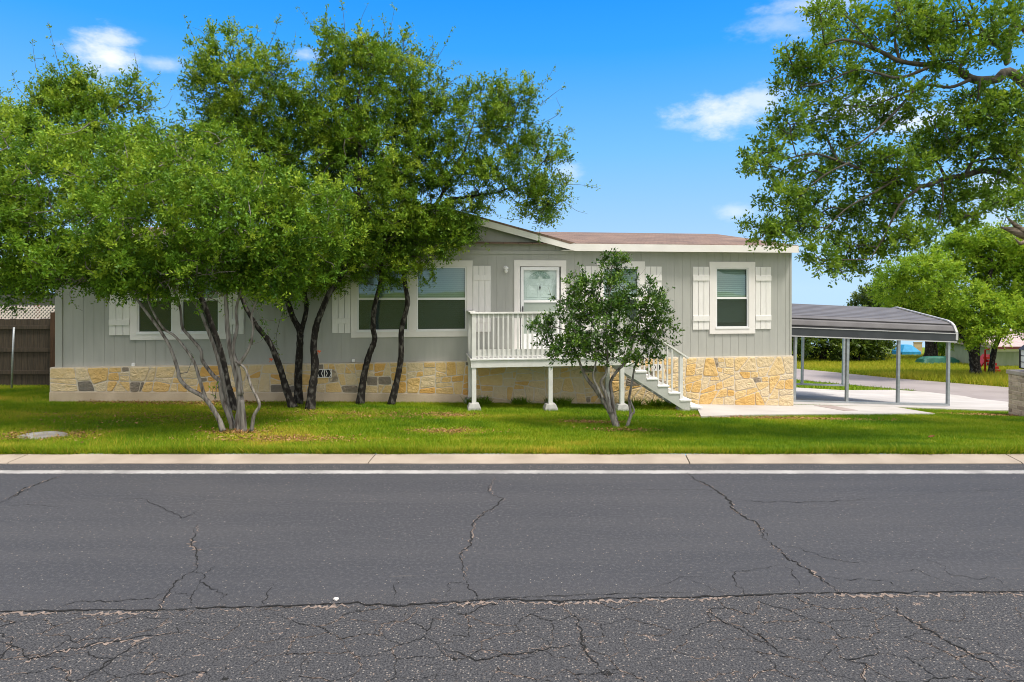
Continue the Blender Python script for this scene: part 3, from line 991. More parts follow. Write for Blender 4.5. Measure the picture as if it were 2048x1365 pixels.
def hu(px, v=0.0): return hl(px, HY, v)[0]
def hz(px, py, v=0.0): return hl(px, py, v)[1]
def hw(u, v, z): return Vector((HO.x + u * DU.x + v * DV.x, HO.y + u * DU.y + v * DV.y, z))


house = empty("house", (HO.x, HO.y, 0), TH)
tag(house, "long grey sided house on a yellow stone skirt with white shutters and brown roof", "house")
UL = hu(1582)                      # wall length
Z0, Z1 = 0.63, 3.15                # siding bottom, eave
DEPTH = 8.4
BELT = 3.09

win = []                           # (casing u0,u1, z0,z1, [(pane u0,u1)])
CZ0, CZ1 = 1.18, 2.91
win.append((hu(261), hu(454), [(hu(278), hu(342.5)), (hu(366), hu(436))]))
win.append((hu(702), hu(945), [(hu(717.5), hu(814)), (hu(836), hu(930))]))
win.append((hu(1194), hu(1289), [(hu(1208), hu(1275))]))
win.append((hu(1418.4), hu(1509.5), [(hu(1433.7), hu(1494.5))]))
PZ0, PZ1 = 1.355, 2.735
door_u = (hu(1028), hu(1132)); door_in = (hu(1039.7), hu(1121.5))
DECK_Z = hz(1000, 717.5, 1.28)
DOOR_TOP = hz(1080, 533.5)
openings = [(p0 - 0.03, p1 + 0.03, PZ0 - 0.03, PZ1 + 0.03) for w_ in win for p0, p1 in w_[2]]
openings.append((door_in[0], door_in[1], DECK_Z + 0.02, DOOR_TOP))


def span_minus(z0, z1, cuts):
    segs = [(z0, z1)]
    for c0, c1 in cuts:
        ns = []
        for a_, b_ in segs:
            if c1 <= a_ or c0 >= b_: ns.append((a_, b_)); continue
            if c0 > a_: ns.append((a_, c0))
            if c1 < b_: ns.append((c1, b_))
        segs = ns
    return [s for s in segs if s[1] - s[0] > 0.004]


mb, back = MB(), MB()
cuts_u = sorted(set([x for o_ in openings for x in o_[:2]]))
u = 0.12
edges = []
while u < UL:
    edges.append((u, min(u + 0.1965, UL), True)); edges.append((min(u + 0.1965, UL), min(u + 0.2032, UL), False)); u += 0.2032
edges.append((0, 0.12, True))
for (a_, b_, plank) in edges:
    pieces = [a_] + [c for c in cuts_u if a_ < c < b_] + [b_]
    for p0, p1 in zip(pieces[:-1], pieces[1:]):
        if p1 - p0 < 1e-4: continue
        mid = (p0 + p1) / 2
        cz = [(o_[2], o_[3]) for o_ in openings if o_[0] < mid < o_[1]]
        for s0, s1 in span_minus(Z0, Z1, cz):
            y = 0.0 if plank else 0.005
            mb.box(p0, p1, y, 0.10, s0, s1)
mb.box(0, 0.10, 0.10, DEPTH, Z0, Z1); mb.box(UL - 0.10, UL, 0.10, DEPTH, Z0, Z1); mb.box(0.10, UL - 0.10, DEPTH - 0.1, DEPTH, Z0, Z1)
FT = hz(1400, 490.5); FB = hz(1400, 505.5)         # fascia top / bottom at the wall plane
# dormer gable siding
DU0, DU1 = hu(560), hu(1146)
PK = hu(858)
PKZ = hz(858, 413)
EB = hz(1146, 504.5) + 0.02


def gz(u_):
    t = (u_ - DU0) / (PK - DU0) if u_ < PK else (DU1 - u_) / (DU1 - PK)
    return FT - 0.06 + t * (PKZ - FT)


u = DU0 + 0.05
while u < DU1 - 0.05:
    u1 = min(u + 0.1965, DU1 - 0.05)
    if u < PK < u1:
        mb.prism([(u, Z1), (u1, Z1), (u1, max(gz(u1), Z1 + .01)), (PK, gz(PK)), (u, max(gz(u), Z1 + .01))], -0.012, 0.09)
    else:
        mb.prism([(u, Z1), (u1, Z1), (u1, max(gz(u1), Z1 + .01)), (u, max(gz(u), Z1 + .01))], -0.012, 0.09)
    u += 0.2032
mb.prism([(DU0 + 0.3, Z1), (DU1 - 0.3, Z1), (PK, gz(PK) - 0.01)], -0.004, 0.085)
mb.build("wall", M['siding'], house)
mb = MB(); mb.box(DU0 + 0.2, DU1 - 0.12, -0.03, -0.002, BELT - 0.03, BELT + 0.055)
mb.build("belt_trim", M['siding'], house)
mb = MB(); mb.box(-0.018, 0.115, -0.02, -0.002, Z0 - 0.012, Z1); mb.box(-0.02, -0.001, -0.002, 0.11, Z0 - 0.012, Z1)
mb.build("corner_board", M['siding'], house)
mb = MB(); mb.box(UL - 0.03, UL + 0.012, -0.012, -0.001, Z0 - 0.012, Z1)
mb.build("corner_board", M['siding'], house)
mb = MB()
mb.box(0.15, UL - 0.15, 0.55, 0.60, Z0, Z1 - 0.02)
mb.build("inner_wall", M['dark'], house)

# roof: eave fascia, soffit, slopes, dormer
OV = 0.22
RZ = H + (HY - 467) / F * 19.9                     # ridge height
RY = 4.25
EU0, EU1 = -0.22, hu(1597, OV)
mb = MB()
mb.prism([(-OV, FT), (RY, RZ), (DEPTH + OV, FT + 0.0), (DEPTH + OV, FT - 0.03), (RY, RZ - 0.05), (-OV, FT - 0.03)], EU0, EU1, axis='x')
mb.build("roof", M['shingle'], house)
for ga, gb_ in ((0.02, 0.10), (UL - 0.10, UL - 0.02)):
    mb = MB()
    mb.prism([(0.0, Z1), (RY, RZ - 0.07), (DEPTH, Z1)], ga, gb_, axis='x')
    mb.build("gable_end", M['siding'], house)
fu0, fu1 = DU0 - 0.0, DU1
for fa, fb in ((EU0, fu0), (fu1, EU1)):
    mb = MB(); mb.box(fa, fb, -OV - 0.022, -OV, FB, FT - 0.012); mb.build("fascia", M['white'], house)
for ue in (EU0, EU1 - 0.02):
    mb = MB()
    mb.prism([(-OV + .001, FB), (RY, RZ - 0.19), (DEPTH + OV, FB), (DEPTH + OV, FT - .035), (RY, RZ - 0.055), (-OV + .001, FT - .035)], ue + 0.001, ue + 0.019, axis='x')
    mb.build("verge_board", M['white'], house)
for fa, fb in ((EU0 + .02, fu0 + 0.3), (fu1 - 0.3, EU1 - .02)):
    mb = MB(); mb.box(fa, fb, -OV, -0.001, FB + 0.012, FB + 0.024); mb.build("soffit", M['white'], house)
# dormer roof: thin slab on two slopes, rake boards in front
DT = FT - FB
pkz = PKZ + 0.02
roofl = [(DU0, FT), (PK, pkz + 0.03), (DU1, FT)]
mb = MB()
mb.prism([(DU0, FT + 0.004), (PK, pkz + 0.03), (DU1, FT + 0.004), (DU1 - 0.12, FT - 0.02), (PK, pkz - 0.005), (DU0 + 0.12, FT - 0.02)], -OV - 0.03, 4.6)
mb.build("dormer_roof", M['shingle'], house)
mb = MB()
mb.prism([(DU0, FT - 0.012), (PK, pkz + 0.018), (PK, pkz + 0.018 - DT * 1.03), (DU0, FB)], -OV - 0.026, -OV - 0.002)
mb.prism([(PK + 0.001, pkz + 0.018), (DU1 - .001, FT - 0.012), (DU1 - .001, FB), (PK + 0.001, pkz + 0.018 - DT * 1.03)], -OV - 0.026, -OV - 0.002)
mb.build("rake_board", M['white'], house)
mb = MB()
mb.prism([(DU0 + .02, FB + 0.03), (PK, pkz - DT * 0.9), (PK, pkz - DT * 0.8), (DU0 + .02, FB + 0.045)], -OV - 0.001, -0.012)
mb.prism([(PK, pkz - DT * 0.9), (DU1 - .02, FB + 0.03), (DU1 - .02, FB + 0.045), (PK, pkz - DT * 0.8)], -OV - 0.001, -0.012)
mb.build("rake_soffit", M['siding'], house)


# stone skirt: irregular stones set in mortar
def clip(poly, nx, ny, d):
    out = []
    for i in range(len(poly)):
        a_, b_ = poly[i], poly[(i + 1) % len(poly)]
        da = a_[0] * nx + a_[1] * ny - d; db = b_[0] * nx + b_[1] * ny - d
        if da <= 0: out.append(a_)
        if da * db < 0:
            t = da / (da - db)
            out.append((a_[0] + (b_[0] - a_[0]) * t, a_[1] + (b_[1] - a_[1]) * t))
    return out


def shrink(poly, m):
    cx = sum(p[0] for p in poly) / len(poly); cy = sum(p[1] for p in poly) / len(poly)
    q = list(poly)
    n = len(poly)
    for i in range(n):
        a_, b_ = poly[i], poly[(i + 1) % n]
        ex, ey = b_[0] - a_[0], b_[1] - a_[1]
        l_ = math.hypot(ex, ey)
        if l_ < 1e-6: continue
        nx, ny = ey / l_, -ex / l_
        if nx * (cx - a_[0]) + ny * (cy - a_[1]) > 0: nx, ny = -nx, -ny
        q = clip(q, nx, ny, nx * a_[0] + ny * a_[1] - m)
        if len(q) < 3: return []
    return q


def roundc(poly, r_=0.22):
    out = []
    n = len(poly)
    for i in range(n):
        p0, p, p1 = poly[i - 1], poly[i], poly[(i + 1) % n]
        out.append((p[0] + (p0[0] - p[0]) * r_, p[1] + (p0[1] - p[1]) * r_))
        out.append((p[0] + (p1[0] - p[0]) * r_, p[1] + (p1[1] - p[1]) * r_))
    return out


SK = 0.075                                     # skirt stands proud of the siding
rs = random.Random(21)


def skirt_bottom(u_):
    p = hw(u_, SK, 0)
    return ground(p.x, p.y)


stone, mort, foot = MB(), MB(), MB()
SU0, SU1 = -0.09, UL + 0.02


def area_of(poly):
    return 0.5 * abs(sum(poly[k][0] * poly[(k + 1) % len(poly)][1] - poly[(k + 1) % len(poly)][0] * poly[k][1] for k in range(len(poly))))


def foot_h(u_): return 0.17 * max(0, 1 - max(0, u_ - 8.5) / 1.5) + 0.02


def split(poly, depth=0):
    xs_ = [p[0] for p in poly]; zs_ = [p[1] for p in poly]
    w_, h_ = max(xs_) - min(xs_), max(zs_) - min(zs_)
    A = area_of(poly)
    lim = rs.choice([0.035, 0.06, 0.09, 0.13, 0.16])
    if (A < lim and w_ < 0.62) or depth > 9 or A < 0.02: return [poly]
    t = rs.uniform(0.32, 0.68)
    ang = rs.gauss(0, 0.16) if rs.random() < 0.72 else rs.uniform(-0.75, 0.75)
    if w_ > h_ * rs.uniform(1.0, 1.7):
        px_, pz_ = min(xs_) + t * w_, (min(zs_) + max(zs_)) / 2
        nx, nz = math.cos(ang), math.sin(ang)
    else:
        px_, pz_ = (min(xs_) + max(xs_)) / 2, min(zs_) + t * h_
        nx, nz = math.sin(ang * 0.6), math.cos(ang * 0.6)
    d = nx * px_ + nz * pz_
    a_, b_ = clip(poly, nx, nz, d), clip(poly, -nx, -nz, -d)
    if len(a_) < 3 or len(b_) < 3 or min(area_of(a_), area_of(b_)) < 0.010:
        return [poly] if depth > 6 else split(poly, depth + 1)
    return split(a_, depth + 1) + split(b_, depth + 1)


cells = []
cu_ = [SU0]
while cu_[-1] < SU1 - 1.2: cu_.append(cu_[-1] + rs.uniform(0.7, 1.25))
cu_[-1] = SU1
tilt = [0.0] + [rs.uniform(-0.1, 0.1) for _ in cu_[1:-1]] + [0.0]
for k in range(len(cu_) - 1):
    a_, b_, ta, tb = cu_[k], cu_[k + 1], tilt[k], tilt[k + 1]
    za, zb = skirt_bottom(a_) + foot_h(a_) + 0.01, skirt_bottom(b_) + foot_h(b_) + 0.01
    cells += split([(a_ - ta, za), (b_ - tb, zb), (b_ + tb, Z0 - 0.012), (a_ + ta, Z0 - 0.012)])
for poly0 in cells:
    poly = shrink(poly0, rs.uniform(0.007, 0.011))
    if len(poly) < 3: continue
    area = area_of(poly)
    if area < 0.004: continue
    su = sum(p[0] for p in poly) / len(poly)
    poly = roundc(poly, rs.uniform(0.06, 0.13))
    # ragged outline
    pp_ = []
    for i in range(len(poly)):
        p, q = poly[i], poly[(i + 1) % len(poly)]
        pp_.append(p)
        if math.hypot(q[0] - p[0], q[1] - p[1]) > 0.09:
            for f_ in (0.35, 0.7):
                pp_.append((p[0] + (q[0] - p[0]) * f_ + rs.uniform(-0.006, 0.006), p[1] + (q[1] - p[1]) * f_ + rs.uniform(-0.006, 0.006)))
    poly = roundc(pp_, 0.25)
    t = rs.random()
    right = su > 9.5
    grey = 0.05 if right else 0.10
    if area > 0.09: grey *= 0.4
    if t < grey: tint = rs.uniform(0.02, 0.18)
    elif t < 0.50: tint = rs.uniform(0.28, 0.48)
    else: tint = rs.uniform(0.48, 0.86)
    if right and tint > 0.3: tint = 0.27 + (tint - 0.27) * 0.8
    d = rs.uniform(0.006, 0.017)
    cx = sum(p[0] for p in poly) / len(poly); cz = sum(p[1] for p in poly) / len(poly)
    n = len(poly)
    V = [(p[0], -SK + 0.012, p[1]) for p in poly]
    V += [(p[0] + (cx - p[0]) * 0.02, -SK - d * 0.6, p[1] + (cz - p[1]) * 0.02) for p in poly]
    V += [(p[0] + (cx - p[0]) * 0.10, -SK - d * rs.uniform(0.85, 1.15), p[1] + (cz - p[1]) * 0.10) for p in poly]
    V += [(p[0] + (cx - p[0]) * 0.5, -SK - d * rs.uniform(0.6, 1.35), p[1] + (cz - p[1]) * 0.5) for p in poly]
    V += [(cx, -SK - d * rs.uniform(0.7, 1.35), cz)]
    Fc = []
    for k in range(n):
        k2 = (k + 1) % n
        for l_ in range(3):
            Fc.append((l_ * n + k, l_ * n + k2, (l_ + 1) * n + k2, (l_ + 1) * n + k))
        Fc.append((3 * n + k, 3 * n + k2, 4 * n))
    stone.add(V, Fc, False, tint)
nseg = 40
for i in range(nseg):
    a_, b_ = SU0 + (SU1 - SU0) * i / nseg, SU0 + (SU1 - SU0) * (i + 1) / nseg
    mort.prism([(a_, skirt_bottom(a_) - 0.3), (b_, skirt_bottom(b_) - 0.3), (b_, Z0 - 0.002), (a_, Z0 - 0.002)], -SK, 0.02)
    fa = 0.17 * max(0, 1 - max(0, a_ - 8.5) / 1.5) + 0.02; fb = 0.17 * max(0, 1 - max(0, b_ - 8.5) / 1.5) + 0.02
    foot.prism([(a_, skirt_bottom(a_) - 0.3), (b_, skirt_bottom(b_) - 0.3), (b_, skirt_bottom(b_) + fb), (a_, skirt_bottom(a_) + fa)], -SK - 0.022, -SK + 0.01)
mort.box(SU0, SU0 + 0.1, 0.02, DEPTH, -0.6, Z0 - 0.004); mort.box(SU1 - 0.1, SU1, 0.02, DEPTH, -1.4, Z0 - 0.004)
mort.build("skirt_mortar", M['mortar'], house)
st = stone.build("stone_skirt", M['stone'], house, attr="tint")
foot.build("footing", M['footing'], house)


# windows and shutters
def frame_boxes(mb, u0, u1, z0, z1, w, y0, y1, wb=None, wt=None):
    wb = w if wb is None else wb; wt = w if wt is None else wt
    mb.box(u0, u0 + w, y0, y1, z0 + wb, z1 - wt); mb.box(u1 - w, u1, y0, y1, z0 + wb, z1 - wt)
    mb.box(u0, u1, y0, y1, z0, z0 + wb); mb.box(u0, u1, y0, y1, z1 - wt, z1)


ZM = (hz(884, 598.3) + hz(1465, 596.2)) / 2
for wi, (c0, c1, panes) in enumerate(win):
    wo = MB()
    xs_ = [c0] + [x for p in panes for x in p] + [c1]
    wo.box(c0, c1, -0.028, -0.001, CZ0, PZ0 - 0.03)
    wo.box(c0, c1, -0.028, -0.001, PZ1 + 0.03, CZ1)
    for a_, b_ in [(c0, panes[0][0] - 0.03)] + [(panes[k][1] + 0.03, panes[k + 1][0] - 0.03) for k in range(len(panes) - 1)] + [(panes[-1][1] + 0.03, c1)]:
        wo.box(a_, b_, -0.028, -0.001, PZ0 - 0.03, PZ1 + 0.03)
    wobj = wo.build("window", M['white'], house, bevel=0.003)
    for p0, p1 in panes:
        fr = MB()
        frame_boxes(fr, p0 - 0.028, p1 + 0.028, PZ0 - 0.028, PZ1 + 0.028, 0.028, -0.012, 0.055)
        fr.box(p0 - 0.045, p1 + 0.045, -0.040, -0.029, PZ0 - 0.055, PZ0 - 0.012)     # sill lip
        fr.box(p0, p1, 0.006, 0.045, ZM - 0.024, ZM + 0.024)
        fr.build("frame", M['vinyl'], wobj)
        g = MB(); g.box(p0, p1, 0.034, 0.038, ZM + 0.024, PZ1); g.build("pane", M['glass'], wobj)
        g = MB(); g.box(p0, p1, 0.024, 0.028, PZ0, ZM - 0.024); g.build("screen", M['screen'], wobj)
        bl = MB()
        low = PZ0 + (0.10 if wi == 3 else 0.0)
        if wi == 0 and p0 == panes[0][0]:
            low = ZM + 0.5
        z = PZ1
        k = 0
        while z > low:
            tl = 0.028
            bl.prism([(0.095, z), (0.099, z), (0.079, z - 0.044), (0.075, z - 0.044)], p0 + 0.005, p1 - 0.005, axis='x')
            z -= 0.046; k += 1
        bl.build("blind", M['blind'], wobj)


def shutter(u0, u1):
    mb = MB()
    w = (u1 - u0)
    g = 0.010
    bw = (w - 2 * g) / 3
    z0, z1 = 1.285, 2.79
    for k in range(3):
        a_ = u0 + k * (bw + g)
        mb.box(a_, a_ + bw, -0.022, -0.001, z0, z1)
    for zc in (z0 + 0.27, z1 - 0.27):
        mb.box(u0 + 0.0, u1 - 0.0, -0.040, -0.0225, zc - 0.062, zc + 0.062)
    return mb.build("shutter", M['shutter'], house, bevel=0.003)


for a_, b_ in ((218.7, 260.5), (454.5, 488), (664, 701.5), (945.6, 981.5), (1159.5, 1193.5), (1289.6, 1323), (1385, 1418), (1510, 1541.6)):
    shutter(hu(a_) + 0.004, hu(b_) - 0.004)

# door: casing, inner panelled door, storm door with two lights
dr = MB()
dr.box(door_u[0], door_in[0], -0.03, -0.001, DECK_Z + 0.01, DOOR_TOP); dr.box(door_in[1], door_u[1], -0.03, -0.001, DECK_Z + 0.01, DOOR_TOP)
dr.box(door_u[0], door_u[1], -0.03, -0.001, DOOR_TOP, hz(1080, 521.2))
dobj = dr.build("door_casing", M['white'], house, bevel=0.003)
s0, s1 = hu(1041.7), hu(1118.6)
g0, g1 = hu(1047.3), hu(1113)
sd = MB()
gt, gm1, gm0, gb = hz(1080, 541), hz(1080, 600.8), hz(1080, 605.5), DECK_Z + 0.42
sd.box(s0, g0, -0.012, 0.022, DECK_Z + 0.03, DOOR_TOP - 0.012); sd.box(g1, s1, -0.012, 0.022, DECK_Z + 0.03, DOOR_TOP - 0.012)
sd.box(g0, g1, -0.012, 0.022, gt, DOOR_TOP - 0.012); sd.box(g0, g1, -0.012, 0.022, gm0, gm1); sd.box(g0, g1, -0.012, 0.022, DECK_Z + 0.03, gb)
sobj = sd.build("storm_door", M['vinyl'], house, bevel=0.003)
mb = MB(); mb.box(g0, g1, 0.004, 0.008, gm1, gt); mb.build("pane", M['clear'], sobj)
mb = MB(); mb.box(g0, g1, 0.004, 0.008, gb, gm0); mb.build("pane", pmat("frosted_door_glass", (0.34, 0.39, 0.345), rough=0.12, spec=0.5), sobj)
mb = MB(); mb.box(g0 - 0.035, g0 - 0.012, -0.05, -0.0125, hz(1046, 625), hz(1046, 613)); mb.build("handle", M['black'], sobj)
ind = MB()
dz0, dz1 = DECK_Z + 0.03, DOOR_TOP - 0.02
ind.box(door_in[0] + 0.02, door_in[1] - 0.02, 0.075, 0.11, dz0, dz1)
dw = door_in[1] - door_in[0]
for (fa, fb, ha, hb) in ((0.17, 0.47, 0.42, 0.62), (0.53, 0.83, 0.42, 0.62), (0.17, 0.47, 0.64, 0.80), (0.53, 0.83, 0.64, 0.80), (0.17, 0.47, 0.08, 0.38), (0.53, 0.83, 0.08, 0.38)):
    a_, b_ = door_in[0] + dw * fa, door_in[0] + dw * fb
    c_, d_ = dz0 + (dz1 - dz0) * ha, dz0 + (dz1 - dz0) * hb
    frame_boxes(ind, a_, b_, c_, d_, 0.02, 0.066, 0.0745)
iobj = ind.build("inner_door", M['door'], house)
mb = MB()
cu = (door_in[0] + door_in[1]) / 2
fz = dz1 - 0.26
nf = 12
for k in range(nf):
    a0, a1 = math.pi * k / nf + 0.03, math.pi * (k + 1) / nf - 0.03
    mb.prism([(cu + 0.05 * math.cos(a0), fz + 0.05 * math.sin(a0)), (cu + 0.25 * math.cos(a0), fz + 0.17 * math.sin(a0)), (cu + 0.25 * math.cos(a1), fz + 0.17 * math.sin(a1)), (cu + 0.05 * math.cos(a1), fz + 0.05 * math.sin(a1))], 0.068, 0.0745)
mb.build("fanlight", pmat("fanlight_glass", (0.40, 0.50, 0.46), rough=0.1, spec=0.7), iobj)
mb = MB(); mb.prism([(cu - 0.018, fz - 0.21), (cu, fz - 0.265), (cu + 0.018, fz - 0.21), (cu, fz - 0.155)], 0.055, 0.074)
mb.build("door_knocker", M['black'], iobj)

# porch light
lu, lz = hl(1011, 541)
mb = MB()
mb.tube([(lu, -0.001, lz + 0.05), (lu, -0.03, lz + 0.05)], [0.055, 0.05], 14)
mb.tube([(lu, -0.03, lz + 0.05), (lu, -0.085, lz + 0.055)], [0.02, 0.02], 8)
mb.tube([(lu, -0.085, lz + 0.085), (lu, -0.085, lz + 0.06), (lu, -0.085, lz + 0.025)], [0.02, 0.055, 0.055], 14)
lo = mb.build("porch_light", M['vinyl'], house)
mb = MB(); mb.tube([(lu, -0.085, lz + 0.024), (lu, -0.085, lz - 0.02), (lu, -0.085, lz - 0.055), (lu, -0.085, lz - 0.07)], [0.042, 0.045, 0.03, 0.01], 12)
mb.build("lamp_globe", pmat("frosted_glass", (0.75, 0.75, 0.72), rough=0.25), lo)

# skirt vents, outlet covers
for (px0, px1, py0, py1) in ((634, 663.5, 739, 755.5), (1303, 1323, 729, 741.5)):
    v0 = SK + 0.03
    u0, z1 = hl(px0, py0, v0); u1, z0 = hl(px1, py1, v0)
    mb = MB(); mb.box(u0, u1, -v0 + 0.012, -v0 + 0.03, z0, z1)
    vo = mb.build("skirt_vent", M['black'], house)
    mb = MB()
    frame_boxes(mb, u0, u1, z0, z1, 0.012, -v0 - 0.01, -v0 + 0.011)
    um, w_ = (u0 + u1) / 2, (u1 - u0)
    mb.box(um - 0.008, um + 0.008, -v0 - 0.008, -v0 + 0.011, z0 + .013, z1 - .013)
    for s_ in (-1, 1):
        for q in (0.09, 0.36):
            mb.bar((um + s_ * w_ * q, -v0, z0 + 0.013), (um + s_ * w_ * (q + 0.11), -v0, (z0 + z1) / 2), 0.016, 0.014)
            mb.bar((um + s_ * w_ * q, -v0 + .001, z1 - 0.013), (um + s_ * w_ * (q + 0.11), -v0 + .001, (z0 + z1) / 2), 0.016, 0.014)
    mb.build("grille", M['white'], vo)
for (px, py) in ((268, 729.5), (707, 721.5)):
    u0, z0 = hl(px, py)
    mb = MB(); mb.box(u0 - 0.032, u0 + 0.032, -0.05, -0.002, z0 - 0.035, z0 + 0.035)
    mb.build("outlet_cover", M['vinyl'], house, bevel=0.008)

# ------------------------------------------------------------------ porch with stair
DVF = 1.28                                             # how far the porch stands out
porch = empty("porch", hw(hu(943, DVF), 0, 0), TH)
tag(porch, "small raised white painted porch with baluster railing and a stair down to the right", "porch")
pu0 = hu(943, DVF); PO = pu0                            # local x=0 at the porch's left end
PW = hu(1250, DVF) - pu0
dtop = DECK_Z
mb = MB()
nb = 9
bw = (DVF - 0.05) / nb
for k in range(nb):
    y1 = -0.09 - k * bw
    mb.box(-0.03, PW, y1 - bw + 0.008, y1, dtop - 0.032, dtop)
mb.build("deck_boards", M['tread'], porch, bevel=0.003)
mb = MB()
mb.box(-0.012, PW - 0.01, -DVF - 0.022 + 0.012, -DVF + 0.025, dtop - 0.185, dtop - 0.034)
mb.box(-0.012, 0.026, -DVF + 0.026, -0.1, dtop - 0.185, dtop - 0.034)
mb.box(PW - 0.05, PW - 0.012, -DVF + 0.026, -0.1, dtop - 0.185, dtop - 0.034)
mb.box(0.03, PW - 0.05, -0.14, -0.1, dtop - 0.185, dtop - 0.034)
for k in range(1, 7):
    x = PW * k / 7
    mb.box(x - 0.019, x + 0.019, -DVF + 0.03, -0.142, dtop - 0.175, dtop - 0.036)
mb.build("rim_joists", M['deck'], porch, bevel=0.003)
RT = hz(1000, 624.8, DVF) - 0.0
RH = RT


def porch_ground(x, y):
    p = hw(PO + x, -y, 0)
    return ground(p.x, p.y)


bd = MB()
for (x, y) in ((0.055, -DVF + 0.05), ((hu(1101.5, DVF) - pu0), -DVF + 0.05), (hu(1245, DVF) - pu0, -DVF + 0.05), (0.055, -0.16), (PW - 0.06, -0.16)):
    gzv = porch_ground(x, y)
    mb = MB(); mb.box(x - 0.045, x + 0.045, y - 0.045, y + 0.045, gzv + 0.13, dtop - 0.186)
    mb.build("post", M['deck'], porch, bevel=0.004)
    mb = MB()
    zb, zt = gzv - 0.03, gzv + 0.145
    V = []
    for z_, h_ in ((zb, 0.145), (gzv + 0.06, 0.135), (zt, 0.10)):
        V += [(x - h_, y - h_, z_), (x + h_, y - h_, z_), (x + h_, y + h_, z_), (x - h_, y + h_, z_)]
    Fc = [(3, 2, 1, 0), (8, 9, 10, 11)]
    for l_ in (0, 4):
        for k in range(4):
            k2 = (k + 1) % 4
            Fc.append((l_ + k, l_ + k2, l_ + 4 + k2, l_ + 4 + k))
    mb.add(V, Fc)
    mb.build("pier_block", M['block'], porch, bevel=0.012)
# railing: front and left
yr = -DVF + 0.06
for (x, y) in ((0.055, yr), (PW - 0.055, yr), (0.055, -0.10)):
    mb = MB(); mb.box(x - 0.045, x + 0.045, y - 0.045, y + 0.045, dtop + 0.001, RH - 0.037)
    mb.build("railing_post", M['deck'], porch, bevel=0.004)
mb = MB()
mb.box(-0.025, PW + 0.02, yr - 0.07, yr + 0.065, RH - 0.036, RH)
mb.box(-0.025, 0.115, yr + 0.066, -0.04, RH - 0.036, RH)
mb.build("handrail", M['deck'], porch, bevel=0.004)
mb = MB()
for (za, zb) in ((RH - 0.125, RH - 0.038), (dtop + 0.05, dtop + 0.185)):
    mb.box(0.102, PW - 0.102, yr - 0.018, yr + 0.018, za, zb)
    mb.box(0.036, 0.072, yr + 0.047, -0.147, za, zb)
mb.build("rail_board", M['deck'], porch, bevel=0.003)
nbal = int((PW - 0.2) / 0.1035)
for k in range(1, nbal + 1):
    x = 0.10 + 0.1035 * (k - 0.5)
    mb = MB(); mb.box(x - 0.017, x + 0.017, yr - 0.052, yr - 0.019, dtop + 0.006, RH - 0.039)
    mb.build("baluster", M['deck'], porch)
for k in range(1, 10):
    y = yr + 0.05 + 0.105 * k
    if y > -0.16: break
    mb = MB(); mb.box(0.002, 0.035, y - 0.017, y + 0.017, dtop + 0.006, RH - 0.039)
    mb.build("baluster", M['deck'], porch)

# stair along the wall
RUN, RISE = 0.252, 0.1615
SX0 = PW - 0.012
NT = 7
yn, yf = -DVF + 0.03, -0.32
for k in range(1, NT + 1):
    z = dtop - RISE * k
    x = SX0 + RUN * (k - 1)
    mb = MB(); mb.box(x + 0.012, x + RUN + 0.022, yn, yf, z - 0.038, z)
    mb.build("tread", M['tread'], porch, bevel=0.005)
for (ya, yb) in ((yn + 0.012, yn + 0.05), (yf - 0.06, yf - 0.02)):
    pts = []
    for k in range(1, NT):
        z = dtop - RISE * k - 0.0385; x = SX0 + RUN * (k - 1)
        pts += [(x + 0.0, z), (x + RUN - 0.0, z)]
        if k < NT - 1:
            pts[-1] = (x + RUN, z)
    xe = SX0 + RUN * (NT - 1)
    ze = dtop - RISE * NT - 0.0385
    pts += [(xe, ze - 0.06), (xe - 0.10, ze - 0.06), (SX0 + 0.01, dtop - RISE - 0.19)]
    mb = MB(); mb.prism(pts, ya, yb); mb.build("stringer", M['stringer'], porch, bevel=0.003)
xb = SX0 + RUN * (NT - 1)
zg = porch_ground(xb + 0.05, yn + 0.15)
mb = MB()
zt = dtop - RISE * NT
mb.box(xb - 0.02, xb + RUN - 0.02, yn + 0.02, yn + 0.055, min(zg - 0.05, zt - 0.15), zt - 0.039)
mb.build("bottom_riser", M['stringer'], porch)
mb = MB()
x0_ = xb - 0.28
V, Fc = [], []
nn = 14
for i in range(nn):
    an = 2 * math.pi * i / nn
    for (rr, z_) in ((0.19, zg - 0.06), (0.185, zg + 0.06), (0.15, zg + 0.125), (0.08, zg + 0.135)):
        V.append((x0_ + 0.19 + rr * math.cos(an) * 1.0, yn + 0.16 + rr * math.sin(an) * 0.9, z_))
for i in range(nn):
    i2 = (i + 1) % nn
    for l_ in range(3): Fc.append((i * 4 + l_, i2 * 4 + l_, i2 * 4 + l_ + 1, i * 4 + l_ + 1))
Fc.append(tuple(i * 4 + 3 for i in range(nn)))
mb.add(V, Fc, True); mb.build("pier_block", M['block'], porch)
# stair railing on the street side
ys_ = yn + 0.16
slope = -RISE / RUN
hx0, hz0 = PW - 0.03, RH - 0.06
xn = SX0 + RUN * 5 + 0.09
ztop = dtop - RISE * 5.9 + 0.98
mb = MB(); mb.box(xn - 0.04, xn + 0.04, ys_ - 0.04, ys_ + 0.04, dtop - RISE * 6 + 0.001, ztop - 0.03); mb.build("railing_post", M['deck'], porch, bevel=0.004)


def hr(x): return ztop + (x - xn) * slope


